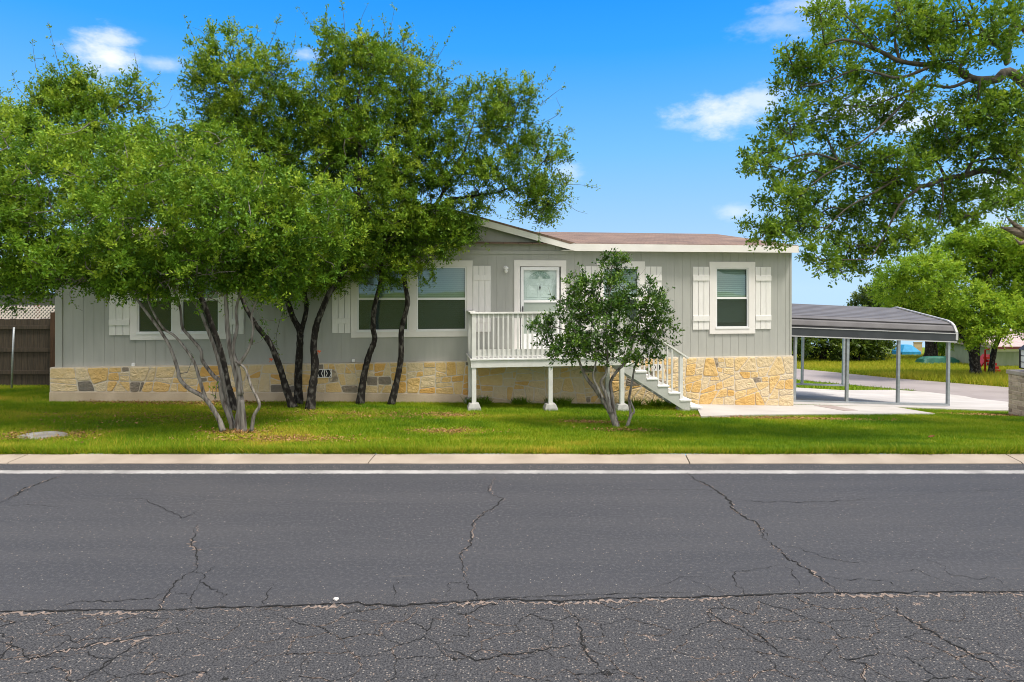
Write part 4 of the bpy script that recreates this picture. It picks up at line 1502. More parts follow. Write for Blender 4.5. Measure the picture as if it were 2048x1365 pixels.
mb = MB(); mb.bar((SX0 + 0.02, ys_, hr(SX0 + 0.02)), (xn + 0.16, ys_, hr(xn + 0.16)), 0.12, 0.036); mb.build("handrail", M['deck'], porch, bevel=0.004)
mb = MB(); mb.bar((SX0 + 0.02, ys_, hr(SX0 + 0.02) - 0.08), (xn - 0.045, ys_, hr(xn - 0.045) - 0.08), 0.034, 0.085); mb.build("rail_board", M['deck'], porch)
nb2 = int((xn - SX0 - 0.1) / 0.105)
for k in range(nb2):
    x = SX0 + 0.08 + 0.105 * k
    st_ = math.floor((x - SX0) / RUN)
    zb = dtop - RISE * (st_ + 1)
    mb = MB(); mb.box(x - 0.015, x + 0.015, ys_ - 0.052, ys_ - 0.0185, zb + 0.002, hr(x) - 0.03)
    mb.build("baluster", M['deck'], porch)

# ------------------------------------------------------------------ carport
cF = Vector((0.6715 * 18.0, 18.0, H - (812 - HY) / F * 18.0))
CT = -0.045                                             # the whole frame follows the falling ground to the right
carport = empty("carport", cF, TH)
carport.rotation_euler = (0, -math.atan(CT), TH)
tag(carport, "open grey metal carport with ribbed barrel edged roof on thin steel posts beside the house", "carport")
CWD = 4.56
CLEN = 9.1
zE = 1.76 + 0.03                                        # bottom of side panel above the base rail
prof = []                                               # (y from front, z)
ridge = 2.72
bend = [(0.0, zE), (0.0, zE + 0.22), (0.015, zE + 0.30), (0.06, zE + 0.40), (0.15, zE + 0.48), (0.30, zE + 0.545)]
top = [(CWD / 2, ridge)]
prof = bend + top + [(CWD - y, z) for y, z in reversed(bend)]
xr = 0.21
mb = MB()
Q = []
for i in range(len(prof) - 1):
    a_, b_ = prof[i], prof[i + 1]
    n = max(1, int(math.hypot(b_[0] - a_[0], b_[1] - a_[1]) / 0.0115))
    for k in range(n): Q.append((a_[0] + (b_[0] - a_[0]) * k / n, a_[1] + (b_[1] - a_[1]) * k / n))
Q.append(prof[-1])
V, Fc = [], []
acc = 0
nx_ = 2
QR = []
for i, (y, z) in enumerate(Q):
    if i: acc += math.hypot(Q[i][0] - Q[i - 1][0], Q[i][1] - Q[i - 1][1])
    t = (Q[min(i + 1, len(Q) - 1)][0] - Q[max(i - 1, 0)][0], Q[min(i + 1, len(Q) - 1)][1] - Q[max(i - 1, 0)][1])
    l_ = math.hypot(*t)
    nrm = (-t[1] / l_, t[0] / l_)
    ph = acc % 0.23
    rib = -0.045 if ph < 0.048 else 0.0
    QR.append((y + nrm[0] * rib, z + nrm[1] * rib))
for (y, z) in QR:
    V += [(-CLEN, y, z), (xr, y, z)]
for i in range(len(QR) - 1): Fc.append((2 * i, 2 * i + 1, 2 * i + 3, 2 * i + 2))
mb.add(V, Fc)
ro = mb.build("roof", M['sheettop'], carport)
sm_ = ro.modifiers.new("solid", 'SOLIDIFY'); sm_.thickness = 0.006; sm_.offset = -1
mb = MB()
mb.box(-CLEN, xr - 0.01, -0.034, -0.026, zE - 0.02, zE + 0.215)
mb.box(-CLEN, xr - 0.01, CWD + 0.026, CWD + 0.034, zE - 0.02, zE + 0.215)
mb.build("side_panel", M['sheet'], carport)
mb = MB()
mb.box(-CLEN, xr, -0.045, -0.03, zE - 0.035, zE - 0.006); mb.box(-CLEN, xr, -0.05, -0.035, zE + 0.20, zE + 0.222)
V = []
tp = [(xr, y, z + 0.02) for y, z in prof]
for i in range(len(prof) - 1):
    a_, b_ = Vector((xr - 0.01, prof[i][0] - (0.03 if i < 2 else 0), prof[i][1] + 0.03)), Vector((xr - 0.01, prof[i + 1][0] - (0.03 if i < 1 else 0), prof[i + 1][1] + 0.03))
    mb.bar(a_, b_, 0.035, 0.07, up=Vector((1, 0, 0)))
mb.build("edge_trim", M['trimm'], carport)
for k in range(7):
    x = -k * 1.53
    if x < -CLEN: break
    for y in (0.03, CWD - 0.03):
        mb = MB(); mb.box(x - 0.035, x + 0.035, y - 0.035, y + 0.035, 0.055, zE + 0.02)
        mb.build("post", M['steel'], carport)
    mb = MB()
    for i in range(2, len(prof) - 3):
        a_, b_ = prof[i], prof[i + 1]
        mb.bar((x, a_[0] + (0.06 if i < 6 else -0.06), a_[1] - 0.07), (x, b_[0] + (0.06 if i + 1 < 6 else (0 if i + 1 == 6 else -0.06)), b_[1] - 0.07), 0.05, 0.05, up=Vector((1, 0, 0)))
    mb.build("roof_bow", M['steel'], carport)
mb = MB(); mb.box(-CLEN, 0.04, -0.01, 0.06, 0.0, 0.056); mb.build("base_rail", M['steel'], carport)
mb = MB(); mb.box(-CLEN, 0.04, CWD - 0.06, CWD + 0.01, 0.0 + 0.02, 0.076); mb.build("base_rail", M['steel'], carport)
# drop the carport's back to its ground
carport.rotation_euler = Matrix.Rotation(TH, 4, 'Z').to_euler()
zb_ = ground(cF.x - 0.14 * CWD, cF.y + 0.99 * CWD) - ground(cF.x, cF.y)
rx = Matrix.Rotation(math.atan2(zb_, CWD) * 0.35, 4, 'X')
ry = Matrix.Rotation(-math.atan(CT), 4, 'Y')
carport.rotation_euler = (Matrix.Rotation(TH, 4, 'Z') @ ry @ rx).to_euler()

# ------------------------------------------------------------------ fence, pole, neighbour
FY = 15.7
fen = empty("fence", (-11.0, FY, ground(-11, FY)))
tag(fen, "weathered brown board fence topped with white lattice left of the house", "fence")
zf0, zf1 = -0.02, H + (HY - 638) / F * FY - ground(-11, FY)
rs = random.Random(4)
mb = MB()
x = -14.0
while x < 1.15:
    w_ = 0.138
    mb.box(x, x + w_, 0.0, 0.018 + rs.uniform(0, 0.006), zf0 + rs.uniform(0, 0.05), zf1 - 0.005 + rs.uniform(-0.008, 0.008)); x += 0.143
mb.build("boards", M['fence'], fen)
mb = MB()
for py in (655, 700, 745):
    z = H + (HY - py) / F * FY - ground(-11, FY)
    mb.box(-14, 1.1, -0.04, -0.001, z - 0.045, z + 0.045)
mb.build("rails", M['fence'], fen)
for x in (-9.6, -7.2, -4.8, -2.4, 0.0):
    mb = MB(); mb.box(x - 0.06, x + 0.06, -0.13, -0.041, -0.05, (H + (HY - 625) / F * FY - ground(-11, FY)) if x == 0.0 else zf1 - 0.05)
    mb.build("post", M['fencepost'], fen)
lz0, lz1 = zf1 + 0.0, zf1 + 0.31
mb = MB()
x = -14.0
while x < 1.2:
    for s_ in (1, -1):
        y_ = 0.02 if s_ > 0 else 0.03
        xa, xb_ = (x, x + 0.31) if s_ > 0 else (x + 0.31, x)
        mb.bar((xa, y_, lz0), (xb_, y_, lz1), 0.008, 0.028)
    x += 0.088
mb.box(-14, 1.15, 0.012, 0.04, lz0 - 0.03, lz0 + 0.0)
mb.build("lattice", M['lattice'], fen)
mb = MB(); mb.box(-0.56, -0.49, 0.041, 0.12, 0, lz1 + 0.03); mb.build("lattice_post", M['redpost'], fen)

pp = hit(23, 757)
pb = at(23, 757, 15.25)
pt_ = at(28, 655, 15.25)
pb.z = ground(pb.x, pb.y)
mb = MB(); mb.tube([(0, 0, -0.05), (0.03, 0, (pt_.z - pb.z) * 0.55), (pt_.x - pb.x, 0, pt_.z - pb.z)], [0.022, 0.022, 0.022], 10)
po = mb.build("pipe", M['steel']); po.location = pb
tag(po, "thin galvanised steel pipe standing upright in front of the brown fence", "pipe")

nh = empty("neighbour_house", (-16.5, 23, ground(-16, 23)), R(4))
tag(nh, "pale neighbouring house with low shingle roof behind the board fence", "house")
mb = MB(); mb.box(-6, 2.2, 0, 7, 0, 2.2); mb.build("wall", pmat("neighbour_wall", (0.12, 0.12, 0.115), rough=0.8), nh)
mb = MB(); mb.prism([(-6.5, 2.1), (-2, 3.4), (2.7, 2.1), (2.7, 2.0), (-2, 3.28), (-6.5, 2.0)], -0.5, 7.5); mb.build("roof", pmat("neighbour_roof", (0.20, 0.13, 0.10), (0.13, 0.09, 0.075), rough=0.9), nh)
mb = MB(); mb.prism([(-6.5, 2.08), (-2, 3.38), (2.7, 2.08), (2.7, 1.88), (-2, 3.16), (-6.5, 1.88)], -0.54, -0.502); mb.build("fascia", M['white'], nh)

# ------------------------------------------------------------------ pillar with lantern, rock, leaf
PYY = 14.6
pc = at(2017, 740, PYY)
pg = ground(12.18, PYY + 0.42)
pil = empty("brick_pillar", (12.18, PYY + 0.42, pg), R(4))
tag(pil, "short tan brick pillar with flat stone cap at the edge of the lawn", "pillar")
ph_ = H + (HY - 740) / F * (PYY + 0.8) - pg
rs = random.Random(8)
mb, mo = MB(), MB()
hwid = 0.40
ch = 0.105
z = -0.05
r_ = 0
while z < ph_ - 0.12:
    for side in range(4):
        x = -hwid + (0.11 if r_ % 2 else 0.0)
        if r_ % 2: segs_ = [(-hwid, -hwid + 0.11)]
        else: segs_ = []
        while x < hwid - 0.02:
            segs_.append((x, min(x + 0.27, hwid))); x += 0.27
        for a_, b_ in segs_:
            t = rs.random()
            y0, y1 = -hwid - rs.uniform(0.002, 0.010), -hwid + 0.05
            a2, b2, z0, z1 = a_ + 0.008, b_ - 0.008, z + 0.009, min(z + ch - 0.009, ph_ - 0.1)
            cs = [(a2, y0), (b2, y0), (b2, y1), (a2, y1)]
            an = side * math.pi / 2
            V = [(cx * math.cos(an) - cy * math.sin(an), cx * math.sin(an) + cy * math.cos(an), zz) for zz in (z0, z1) for cx, cy in cs]
            mb.add(V, [(0, 3, 2, 1), (4, 5, 6, 7), (0, 1, 5, 4), (1, 2, 6, 5), (2, 3, 7, 6), (3, 0, 4, 7)], a=t)
    z += ch; r_ += 1
mb.build("bricks", M['brick'], pil, bevel=0.004, attr="tint")
mo.box(-hwid + 0.003, hwid - 0.003, -hwid + 0.003, hwid - 0.003, -0.1, ph_ - 0.095); mo.build("mortar_core", M['mortar'], pil)
mb = MB(); mb.box(-hwid - 0.035, hwid + 0.035, -hwid - 0.035, hwid + 0.035, ph_ - 0.09, ph_); mb.build("cap", pmat("cap_stone", (0.40, 0.36, 0.32), (0.33, 0.29, 0.26), rough=0.9, bump=0.3), pil, bevel=0.01)
lan = empty("lantern", (12.1, PYY + 0.42, pg + ph_), R(4))
tag(lan, "black framed square lantern with white panes on top of the brick pillar", "lantern")
lw, lh0, lh1 = 0.20, 0.06, 0.50
mb = MB(); mb.box(-0.07, 0.07, -0.07, 0.07, 0.0, 0.02); mb.box(-0.03, 0.03, -0.03, 0.03, 0.021, 0.059); mb.build("base", M['black'], lan)
mb = MB()
for sx in (-1, 1):
    for sy in (-1, 1):
        mb.box(sx * lw - 0.014, sx * lw + 0.014, sy * lw - 0.014, sy * lw + 0.014, lh0 + .021, lh1 - .001)
mb.box(-lw - 0.016, lw + 0.016, -lw - 0.016, lw + 0.016, lh0, lh0 + 0.02)
for z_ in (lh0 + 0.155, lh0 + 0.30):
    for s_ in (-1, 1):
        mb.box(-lw + 0.015, lw - 0.015, s_ * lw - 0.008, s_ * lw + 0.008, z_ - 0.007, z_ + 0.007)
        mb.box(s_ * lw - 0.008, s_ * lw + 0.008, -lw + 0.015, lw - 0.015, z_ - 0.007, z_ + 0.007)
mb.prism([(-lw - 0.03, lh1), (lw + 0.03, lh1), (0.05, lh1 + 0.13), (-0.05, lh1 + 0.13)], -lw - 0.03, lw + 0.03)
mb.build("frame", M['black'], lan)
mb = MB(); mb.box(-lw + 0.004, lw - 0.004, -lw + 0.004, lw - 0.004, lh0 + 0.021, lh1 - 0.002); mb.build("panes", pmat("lantern_pane", (0.72, 0.74, 0.76), rough=0.3), lan)


def rock(name, p, sx, sy, sz, seed, mat):
    bm = bmesh.new(); bmesh.ops.create_icosphere(bm, subdivisions=4, radius=1)
    rr = np.random.RandomState(seed)
    ax = rr.randn(14, 3); ax /= np.linalg.norm(ax, axis=1)[:, None]; off = rr.uniform(0.72, 1.0, 14)
    for v in bm.verts:
        c = np.array(v.co); s = 1.0
        for a_, o_ in zip(ax, off):
            d = c.dot(a_)
            if d > o_: s = min(s, o_ / d)
        c = c * s
        v.co = Vector((c[0] * sx, c[1] * sy, c[2] * sz))
    for f in bm.faces: f.smooth = False
    me = bpy.data.meshes.new(name); bm.to_mesh(me); bm.free(); me.materials.append(mat)
    o = bpy.data.objects.new(name, me); COL.objects.link(o); o.location = p
    return o


p = hit(64, 881)
ro_ = rock("boulder", p + Vector((0, 0.22, -0.02)), 0.40, 0.26, 0.085, 5, M['rock'])
tag(ro_, "low flat grey boulder bedded in the lawn near the kerb", "boulder")
p = hit(1863, 879)
mb = MB()
V = []
for i in range(9):
    t = i / 8
    w_ = 0.028 * math.sin(math.pi * min(t * 1.05, 1)) + 0.002
    V += [(0.1 * t - 0.05, -w_, 0.028 + 0.02 * t + 0.012), (0.1 * t - 0.05, 0, 0.028 + 0.02 * t), (0.1 * t - 0.05, w_, 0.028 + 0.02 * t + 0.016)]
Fc = []
for i in range(8):
    for k in range(2): Fc.append((i * 3 + k, i * 3 + k + 1, i * 3 + 4 + k, i * 3 + 3 + k))
mb.add(V, Fc, True)
lf = mb.build("fallen_leaf", pmat("dead_leaf", (0.17, 0.045, 0.015), (0.10, 0.03, 0.012), rough=0.8)); lf.location = p
tag(lf, "single dry brown leaf lying on the green lawn near the road", "leaf")
# ------------------------------------------------------------------ trees
def leaf_mesh(P, D, Nn, Ln, Wd, tint):
    """P base (n,3), D leaf direction, Nn side direction; one folded diamond of 2 tris per leaf -> quads"""
    n = len(P)
    up = np.cross(D, Nn)
    V = np.empty((n, 4, 3), np.float32)
    V[:, 0] = P
    V[:, 1] = P + D * (Ln * 0.5)[:, None] + Nn * (Wd * 0.5)[:, None] + up * (Wd * 0.12)[:, None]
    V[:, 2] = P + D * Ln[:, None]
    V[:, 3] = P + D * (Ln * 0.5)[:, None] - Nn * (Wd * 0.5)[:, None] + up * (Wd * 0.12)[:, None]
    Fc = np.arange(n * 4).reshape(n, 4)
    return V.reshape(-1, 3), Fc, np.repeat(tint, 4)


def unit(a):
    return a / (np.linalg.norm(a, axis=1)[:, None] + 1e-9)


def twig_leaves(rng, base, dirs, lens, per, leafL, leafW, tw_t):
    """leaves set along straight twigs. base,dirs (m,3), lens (m,), tint per twig"""
    m = len(base)
    t = (np.arange(per) + 0.5) / per
    T = np.tile(t, m)
    I = np.repeat(np.arange(m), per)
    T = np.clip(T + rng.uniform(-0.5, 0.5, len(T)) / per, 0, 1)
    P = base[I] + dirs[I] * (lens[I] * T)[:, None]
    P = P + rng.normal(0, 0.012, P.shape)
    rnd = unit(rng.normal(0, 1, P.shape))
    perp = unit(np.cross(dirs[I], rnd))
    D = unit(dirs[I] * rng.uniform(0.2, 0.9, len(P))[:, None] + perp * rng.uniform(0.5, 1.1, len(P))[:, None] + np.array([0, 0, 0.12]))
    upv = np.array([0, 0, 1.0]) + rng.normal(0, 0.55, P.shape)
    S = unit(np.cross(D, upv))
    L_ = leafL * rng.uniform(0.65, 1.25, len(P)); W_ = leafW * rng.uniform(0.75, 1.2, len(P))
    tint = np.clip(tw_t[I] + rng.normal(0, 0.09, len(P)), 0, 1)
    return P, D, S, L_, W_, tint


class Tree:
    def __init__(self, name, label, cat, base, seed, bark, leaf, group=None):
        self.rng = np.random.RandomState(seed)
        self.rs = random.Random(seed)
        self.base = Vector(base)
        self.root = empty(name, self.base)
        tag(self.root, label, cat, group)
        self.bark, self.leaf = bark, leaf
        self.limbs = MB()
        self.nodes = []          # (point, radius) along the wood, to grow limbs from
        self.L = []

    def loc(self, p): return Vector(p) - self.base

    def stem(self, pts, r0, r1, name="trunk", sides=9, flare=1.35, mat=None, rough=0.10):
        P = catmull([Vector(p) for p in pts], 6)
        n = len(P)
        rad = []
        for i in range(n):
            t = i / (n - 1)
            r = r0 + (r1 - r0) * t ** 0.85
            if flare > 1: r *= 1 + (flare - 1) * math.exp(-t * n * 0.45)
            r *= 1 + self.rs.uniform(-rough, rough)
            rad.append(r)
        for i in range(n // 3, n):
            self.nodes.append((P[i], rad[i]))
        mb = MB()
        mb.tube([self.loc(p) for p in P], rad, sides)
        mb.build(name, mat or self.bark, self.root)

    def limb(self, a, b, r0, r1, sag=0.0, sides=6, wander=0.12, add=True):
        a, b = Vector(a), Vector(b)
        l_ = (b - a).length
        pts = [a]
        k = max(2, int(l_ / 0.45))
        for i in range(1, k):
            t = i / k
            p = a.lerp(b, t)
            p += Vector((self.rs.uniform(-1, 1), self.rs.uniform(-1, 1), self.rs.uniform(-1, 1))) * wander * l_ * 0.5 * math.sin(math.pi * t)
            p.z += sag * l_ * math.sin(math.pi * t)
            pts.append(p)
        pts.append(b)
        P = catmull(pts, 3)
        n = len(P)
        self.limbs.tube([self.loc(p) for p in P], [r0 + (r1 - r0) * i / (n - 1) for i in range(n)], sides)
        if add:
            for i in range(1, n): self.nodes.append((P[i], r0 + (r1 - r0) * i / (n - 1)))
        return P

    def nearest(self, p, below=True):
        best, bd = None, 1e9
        for q, r in self.nodes:
            d = (q - p).length + (0.9 * max(0, q.z - p.z) if below else 0)
            if d < bd: bd, best = d, (q, r)
        return best

    def blob(self, c, r, dens=1.0, per=11, twl=(0.22, 0.42), leafL=0.07, leafW=0.032, tint=0.5, limb=True, shell=0.55, m=4, upb=0.25, branchy=True, ncl=None):
        """a foliage mass: a limb to its heart, boughs to leaf clumps spread through it, twigs with leaves on each clump"""
        rng = self.rng
        c = Vector(c)
        a, b, cc = r
        if limb:
            q, qr = self.nearest(c)
            self.limb(q, c, min(qr * 0.75, 0.05), 0.012, sag=0.05)
        if ncl is None:
            ncl = max(6, int(dens * 16 * (a * b + b * cc + a * cc)))
        d = unit(rng.normal(0, 1, (ncl, 3)))
        rad = shell + (1.02 - shell) * rng.uniform(0, 1, ncl) ** 0.8
        rad *= 1 + rng.normal(0, 0.10, ncl)
        C = np.array(c) + d * rad[:, None] * np.array([a, b, cc])
        ct = np.clip(tint + rng.normal(0, 0.19, ncl), 0.02, 0.98)
        if branchy:
            # boughs: every third clump joins the nearest wood already grown
            sel = sorted(range(0, ncl, 3), key=lambda k: float(np.linalg.norm(C[k] - np.array(c))))
            net = [np.array(c)] + [np.array(p) for p, _ in self.nodes[-4:]]
            for k in sel:
                d_ = np.linalg.norm(np.array(net) - C[k], axis=1)
                a_ = net[int(np.argmin(d_))]
                P_ = self.limb(Vector(a_), Vector(C[k]), 0.009, 0.004, sides=4, wander=0.22, add=False)
                net += [np.array(p) for p in P_[1:]]
        out = unit(C - np.array(c))
        B = np.repeat(C, m, 0)
        DD = unit(np.repeat(out, m, 0) * 0.65 + rng.normal(0, 0.62, (ncl * m, 3)) + np.array([0, 0, upb]))
        LN = rng.uniform(twl[0], twl[1], ncl * m)
        self.L.append(twig_leaves(rng, B, DD, LN, per, leafL, leafW, np.repeat(ct, m)))

    def spray(self, pts, leafL=0.06, leafW=0.026, per_m=34, tint=0.5, r=0.007, side=0.16):
        """a thin leafy shoot"""
        P = catmull(pts, 4)
        q, qr = self.nearest(P[0], below=False)
        if (q - P[0]).length > 0.05:
            P = [q] + P
        self.limbs.tube([self.loc(p) for p in P], [max(0.002, r * (1 - 0.8 * i / len(P))) for i in range(len(P))], 4)
        rng = self.rng
        A = np.array([list(p) for p in P[:-1]]); Bv = np.array([list(p) for p in P[1:]])
        seg = Bv - A
        ln = np.linalg.norm(seg, axis=1)
        # short side twigs along the shoot
        tot = ln.sum()
        k = max(4, int(tot * 9))
        u = np.sort(rng.uniform(0.1, 1, k)) * tot
        cum = np.concatenate([[0], np.cumsum(ln)])
        idx = np.clip(np.searchsorted(cum, u) - 1, 0, len(A) - 1)
        f = (u - cum[idx]) / (ln[idx] + 1e-9)
        base = A[idx] + seg[idx] * f[:, None]
        dr = unit(unit(seg[idx]) * 0.7 + rng.normal(0, 0.6, base.shape))
        lens = side * rng.uniform(0.5, 1.4, k) * (1.15 - 0.75 * u / tot)
        self.L.append(twig_leaves(rng, base, dr, lens, max(3, int(per_m * 0.2)), leafL, leafW, np.clip(tint + rng.normal(0, 0.1, k), 0, 1)))

    def done(self, limbmat=None, branch_name="branches", void=0.0, vs_=2.3):
        if self.limbs.V: self.limbs.build(branch_name, limbmat or self.bark, self.root)
        P, D, S, L_, W_, T = [np.concatenate([x[i] for x in self.L]) for i in range(6)]
        if void > 0:                                     # openings between the sprays of foliage
            x, y, z = P[:, 0], P[:, 1], P[:, 2]
            f = 0.5 * (vnoise(x * vs_ + 0.5 * z + 90, z * vs_ * 1.25 - 0.4 * x + 90, 5) + vnoise(y * vs_ * 1.1 + 0.6 * x + 90, z * vs_ * 1.25 + 0.5 * y + 90, 6))
            kp = self.rng.uniform(0, 1, len(x)) < np.clip((f - void) / 0.10, 0.03, 1)
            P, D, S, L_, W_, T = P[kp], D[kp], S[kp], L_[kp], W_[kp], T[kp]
            T = np.clip(T + 0.25 * (f[kp] - 0.55), 0, 1)
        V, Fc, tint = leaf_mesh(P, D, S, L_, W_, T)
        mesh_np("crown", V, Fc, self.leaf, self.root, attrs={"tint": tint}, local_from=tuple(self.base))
        return self.root


def px_path(pts, Y0, Y1=None):
    Y1 = Y0 if Y1 is None else Y1
    n = len(pts)
    return [at(p[0], p[1], Y0 + (Y1 - Y0) * i / (n - 1)) for i, p in enumerate(pts)]


def px_blob(t, px, py, rx, ry, Y, dy, **kw):
    s = Y / F
    t.blob(at(px, py, Y), (rx * s, dy, ry * s), **kw)


# --- grey multi stemmed tree at the left
bA = hit(478, 861)
tA = Tree("multi_stem_tree", "small tree with many crooked pale grey stems fanning up from one root near the kerb", "tree", bA, 101, M['greybark'], M['grnleaf'])
YA = bA.y
stemsA = [
    ([(446, 862), (436, 835), (410, 797), (377, 777), (359, 757), (356, 741), (341, 697), (322, 664), (293, 625), (268, 592), (230, 550)], 0.042, 0.018, -0.25),
    ([(410, 797), (404, 775), (397, 752), (385, 719), (352, 675), (326, 656), (300, 610), (290, 560)], 0.030, 0.014, -0.25),
    ([(464, 864), (462, 845), (445, 799), (438, 763), (427, 752), (405, 722), (401, 700), (377, 671), (364, 653), (360, 615), (340, 560)], 0.045, 0.018, 0.0),
    ([(470, 864), (465, 845), (454, 803), (443, 748), (432, 704), (414, 656), (399, 620), (378, 585), (370, 530)], 0.045, 0.020, 0.12),
    ([(478, 864), (479, 840), (481, 803), (473, 748), (462, 704), (455, 656), (453, 615), (450, 550)], 0.075, 0.026, -0.08),
    ([(481, 790), (477, 740), (466, 700), (474, 656), (473, 615), (490, 560)], 0.040, 0.018, -0.12),
    ([(478, 730), (498, 697), (507, 656), (503, 632), (520, 590), (560, 540)], 0.026, 0.014, -0.15),
    ([(503, 862), (508, 832), (519, 812), (513, 794), (502, 772), (490, 738), (470, 722)], 0.030, 0.018, -0.28),
    ([(488, 866), (487, 835), (484, 800)], 0.05, 0.035, -0.16),
]
for pts, r0, r1, dy in stemsA:
    tA.stem(px_path(pts, YA + dy, YA + dy * 1.5 + 0.05), r0, r1, flare=1.25, rough=0.07)
blobsA = [(110, 430, 140, 110, 0.3, 1.3), (250, 345, 150, 95, 0.5, 1.4), (335, 450, 165, 110, -0.3, 1.5), (480, 440, 150, 120, -0.2, 1.4), (200, 525, 150, 60, -0.1, 1.1),
          (50, 330, 110, 100, 0.6, 1.2), (415, 540, 130, 55, -0.3, 1.0), (555, 505, 110, 95, 0.1, 1.1), (40, 500, 90, 80, 0.2, 1.0), (610, 430, 100, 100, 0.3, 1.0),
          (20, 565, 70, 45, 0.3, 0.7), (300, 545, 80, 45, -0.5, 0.7), (500, 575, 60, 45, -0.1, 0.6), (160, 560, 60, 32, 0.0, 0.6), (-70, 430, 110, 130, 0.4, 1.2), (400, 330, 110, 80, 0.4, 1.1), (330, 572, 70, 32, -0.3, 0.7), (420, 585, 60, 26, -0.2, 0.6), (250, 565, 50, 30, -0.1, 0.5), (555, 560, 60, 36, 0.0, 0.6), (90, 560, 70, 30, 0.1, 0.7)]
for (px, py, rx, ry, dy, rz) in blobsA:
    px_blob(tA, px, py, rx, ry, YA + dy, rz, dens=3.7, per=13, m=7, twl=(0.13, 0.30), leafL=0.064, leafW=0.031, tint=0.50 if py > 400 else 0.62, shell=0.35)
for pts in ([(165, 560), (140, 585), (150, 612), (165, 622)], [(230, 570), (215, 595), (222, 610)], [(300, 560), (285, 590), (270, 600)], [(500, 600), (530, 650), (545, 700)], [(520, 640), (560, 640), (590, 620)],
            [(375, 745), (385, 715), (378, 700)], [(430, 800), (425, 782), (432, 770)], [(60, 590), (40, 610), (15, 612)], [(505, 690), (525, 680), (535, 660)]):
    tA.spray(px_path(pts, YA - 0.15), per_m=26, side=0.10)
tA.done(void=0.33)

# --- dark trunked oaks in front of the house
OAKG = "oaks with dark trunks in front of the house"


def oak(label, basepx, stems, blobs, sprays, seed, tint=0.5, dens=0.85, leafL=0.062, Yb=None, lean=0.0, branches=()):
    b = hit(*basepx)
    b.y = min(b.y, wallY(basepx[0]) - 0.42)
    b.x = at(basepx[0], 0, b.y).x; b.z = ground(b.x, b.y)
    stems = [([(p[0], p[1] + ((HY + (H - b.z) * F / b.y) - st[0][0][1] if k == 0 and st is stems[0] else 0)) for k, p in enumerate(st[0])], st[1], st[2]) for st in stems]
    t = Tree("oak_tree", label, "tree", b, seed, M['oakbark'], M['oakleaf'], OAKG)
    for pts, r0, r1 in stems:
        t.stem(px_path(pts, b.y, b.y + lean), r0, r1, rough=0.09)
    for pts, r0, r1 in branches:
        P = px_path(pts, b.y, b.y + lean)
        t.stem(P, r0, r1, name="bough", flare=1.0, sides=7)
    for (px, py, rx, ry, dy, rz) in blobs:
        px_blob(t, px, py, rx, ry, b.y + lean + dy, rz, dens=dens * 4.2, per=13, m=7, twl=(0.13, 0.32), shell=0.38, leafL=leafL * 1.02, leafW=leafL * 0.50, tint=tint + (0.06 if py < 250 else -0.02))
    for pts in sprays:
        t.spray(px_path(pts, b.y + lean), tint=tint + 0.05)
    return t.done(limbmat=M['limbbark'], void=0.28)


oak("dark oak trunk rising right behind the pale grey stems of the smaller tree", (468, 823),
    [([(470, 828), (462, 795), (454, 766), (443, 711), (425, 656), (400, 590), (360, 500), (300, 400), (230, 320), (170, 250)], 0.085, 0.03)],
    [(95, 260, 100, 85, 0.2, 0.9), (190, 260, 115, 80, 0.2, 1.0), (130, 185, 62, 62, 0.1, 0.6), (262, 200, 48, 42, 0.1, 0.4), (235, 320, 130, 80, 0.3, 1.0), (25, 310, 80, 90, 0.3, 0.9), (180, 200, 60, 40, 0.2, 0.5), (-60, 300, 90, 120, 0.2, 0.9)],
    [[(130, 170), (112, 110), (96, 42)], [(150, 165), (140, 120), (122, 85)], [(70, 210), (35, 175), (25, 140)], [(40, 240), (12, 215), (0, 190)], [(268, 190), (275, 140), (268, 105)], [(290, 195), (305, 165), (322, 150)],
     [(100, 200), (75, 150), (64, 80)], [(120, 150), (90, 120), (68, 118)], [(290, 220), (330, 215), (345, 190)], [(220, 210), (215, 180), (195, 175)], [(300, 230), (322, 235), (330, 230)], [(60, 190), (60, 160), (70, 150)]],
    201, tint=0.5, dens=0.8)
oak("slim dark oak trunk leaning left in front of the house, third trunk from the left", (582, 817),
    [([(586, 822), (571, 773), (559, 733), (540, 687), (520, 661), (506, 641), (485, 600), (465, 530), (460, 430), (470, 300), (475, 180)], 0.075, 0.022)],
    [(455, 130, 72, 62, 0.1, 0.6), (500, 200, 95, 75, 0.1, 0.9), (430, 190, 55, 60, 0.1, 0.5), (450, 300, 130, 90, 0.2, 1.0), (545, 150, 45, 60, 0.1, 0.5), (372, 310, 70, 60, 0.1, 0.7), (540, 310, 95, 85, 0.2, 0.9), (480, 390, 110, 70, 0.1, 0.9)],
    [[(410, 130), (390, 80), (365, 28)], [(430, 100), (405, 65), (385, 55)], [(470, 85), (475, 60), (468, 38)], [(530, 110), (548, 70), (560, 30)], [(560, 130), (585, 100), (592, 62)], [(400, 180), (375, 150), (360, 120)], [(395, 210), (372, 200), (358, 165)],
     [(580, 180), (600, 170), (612, 145)], [(500, 90), (515, 65), (512, 45)], [(380, 280), (362, 240), (352, 210)]],
    202, tint=0.52)
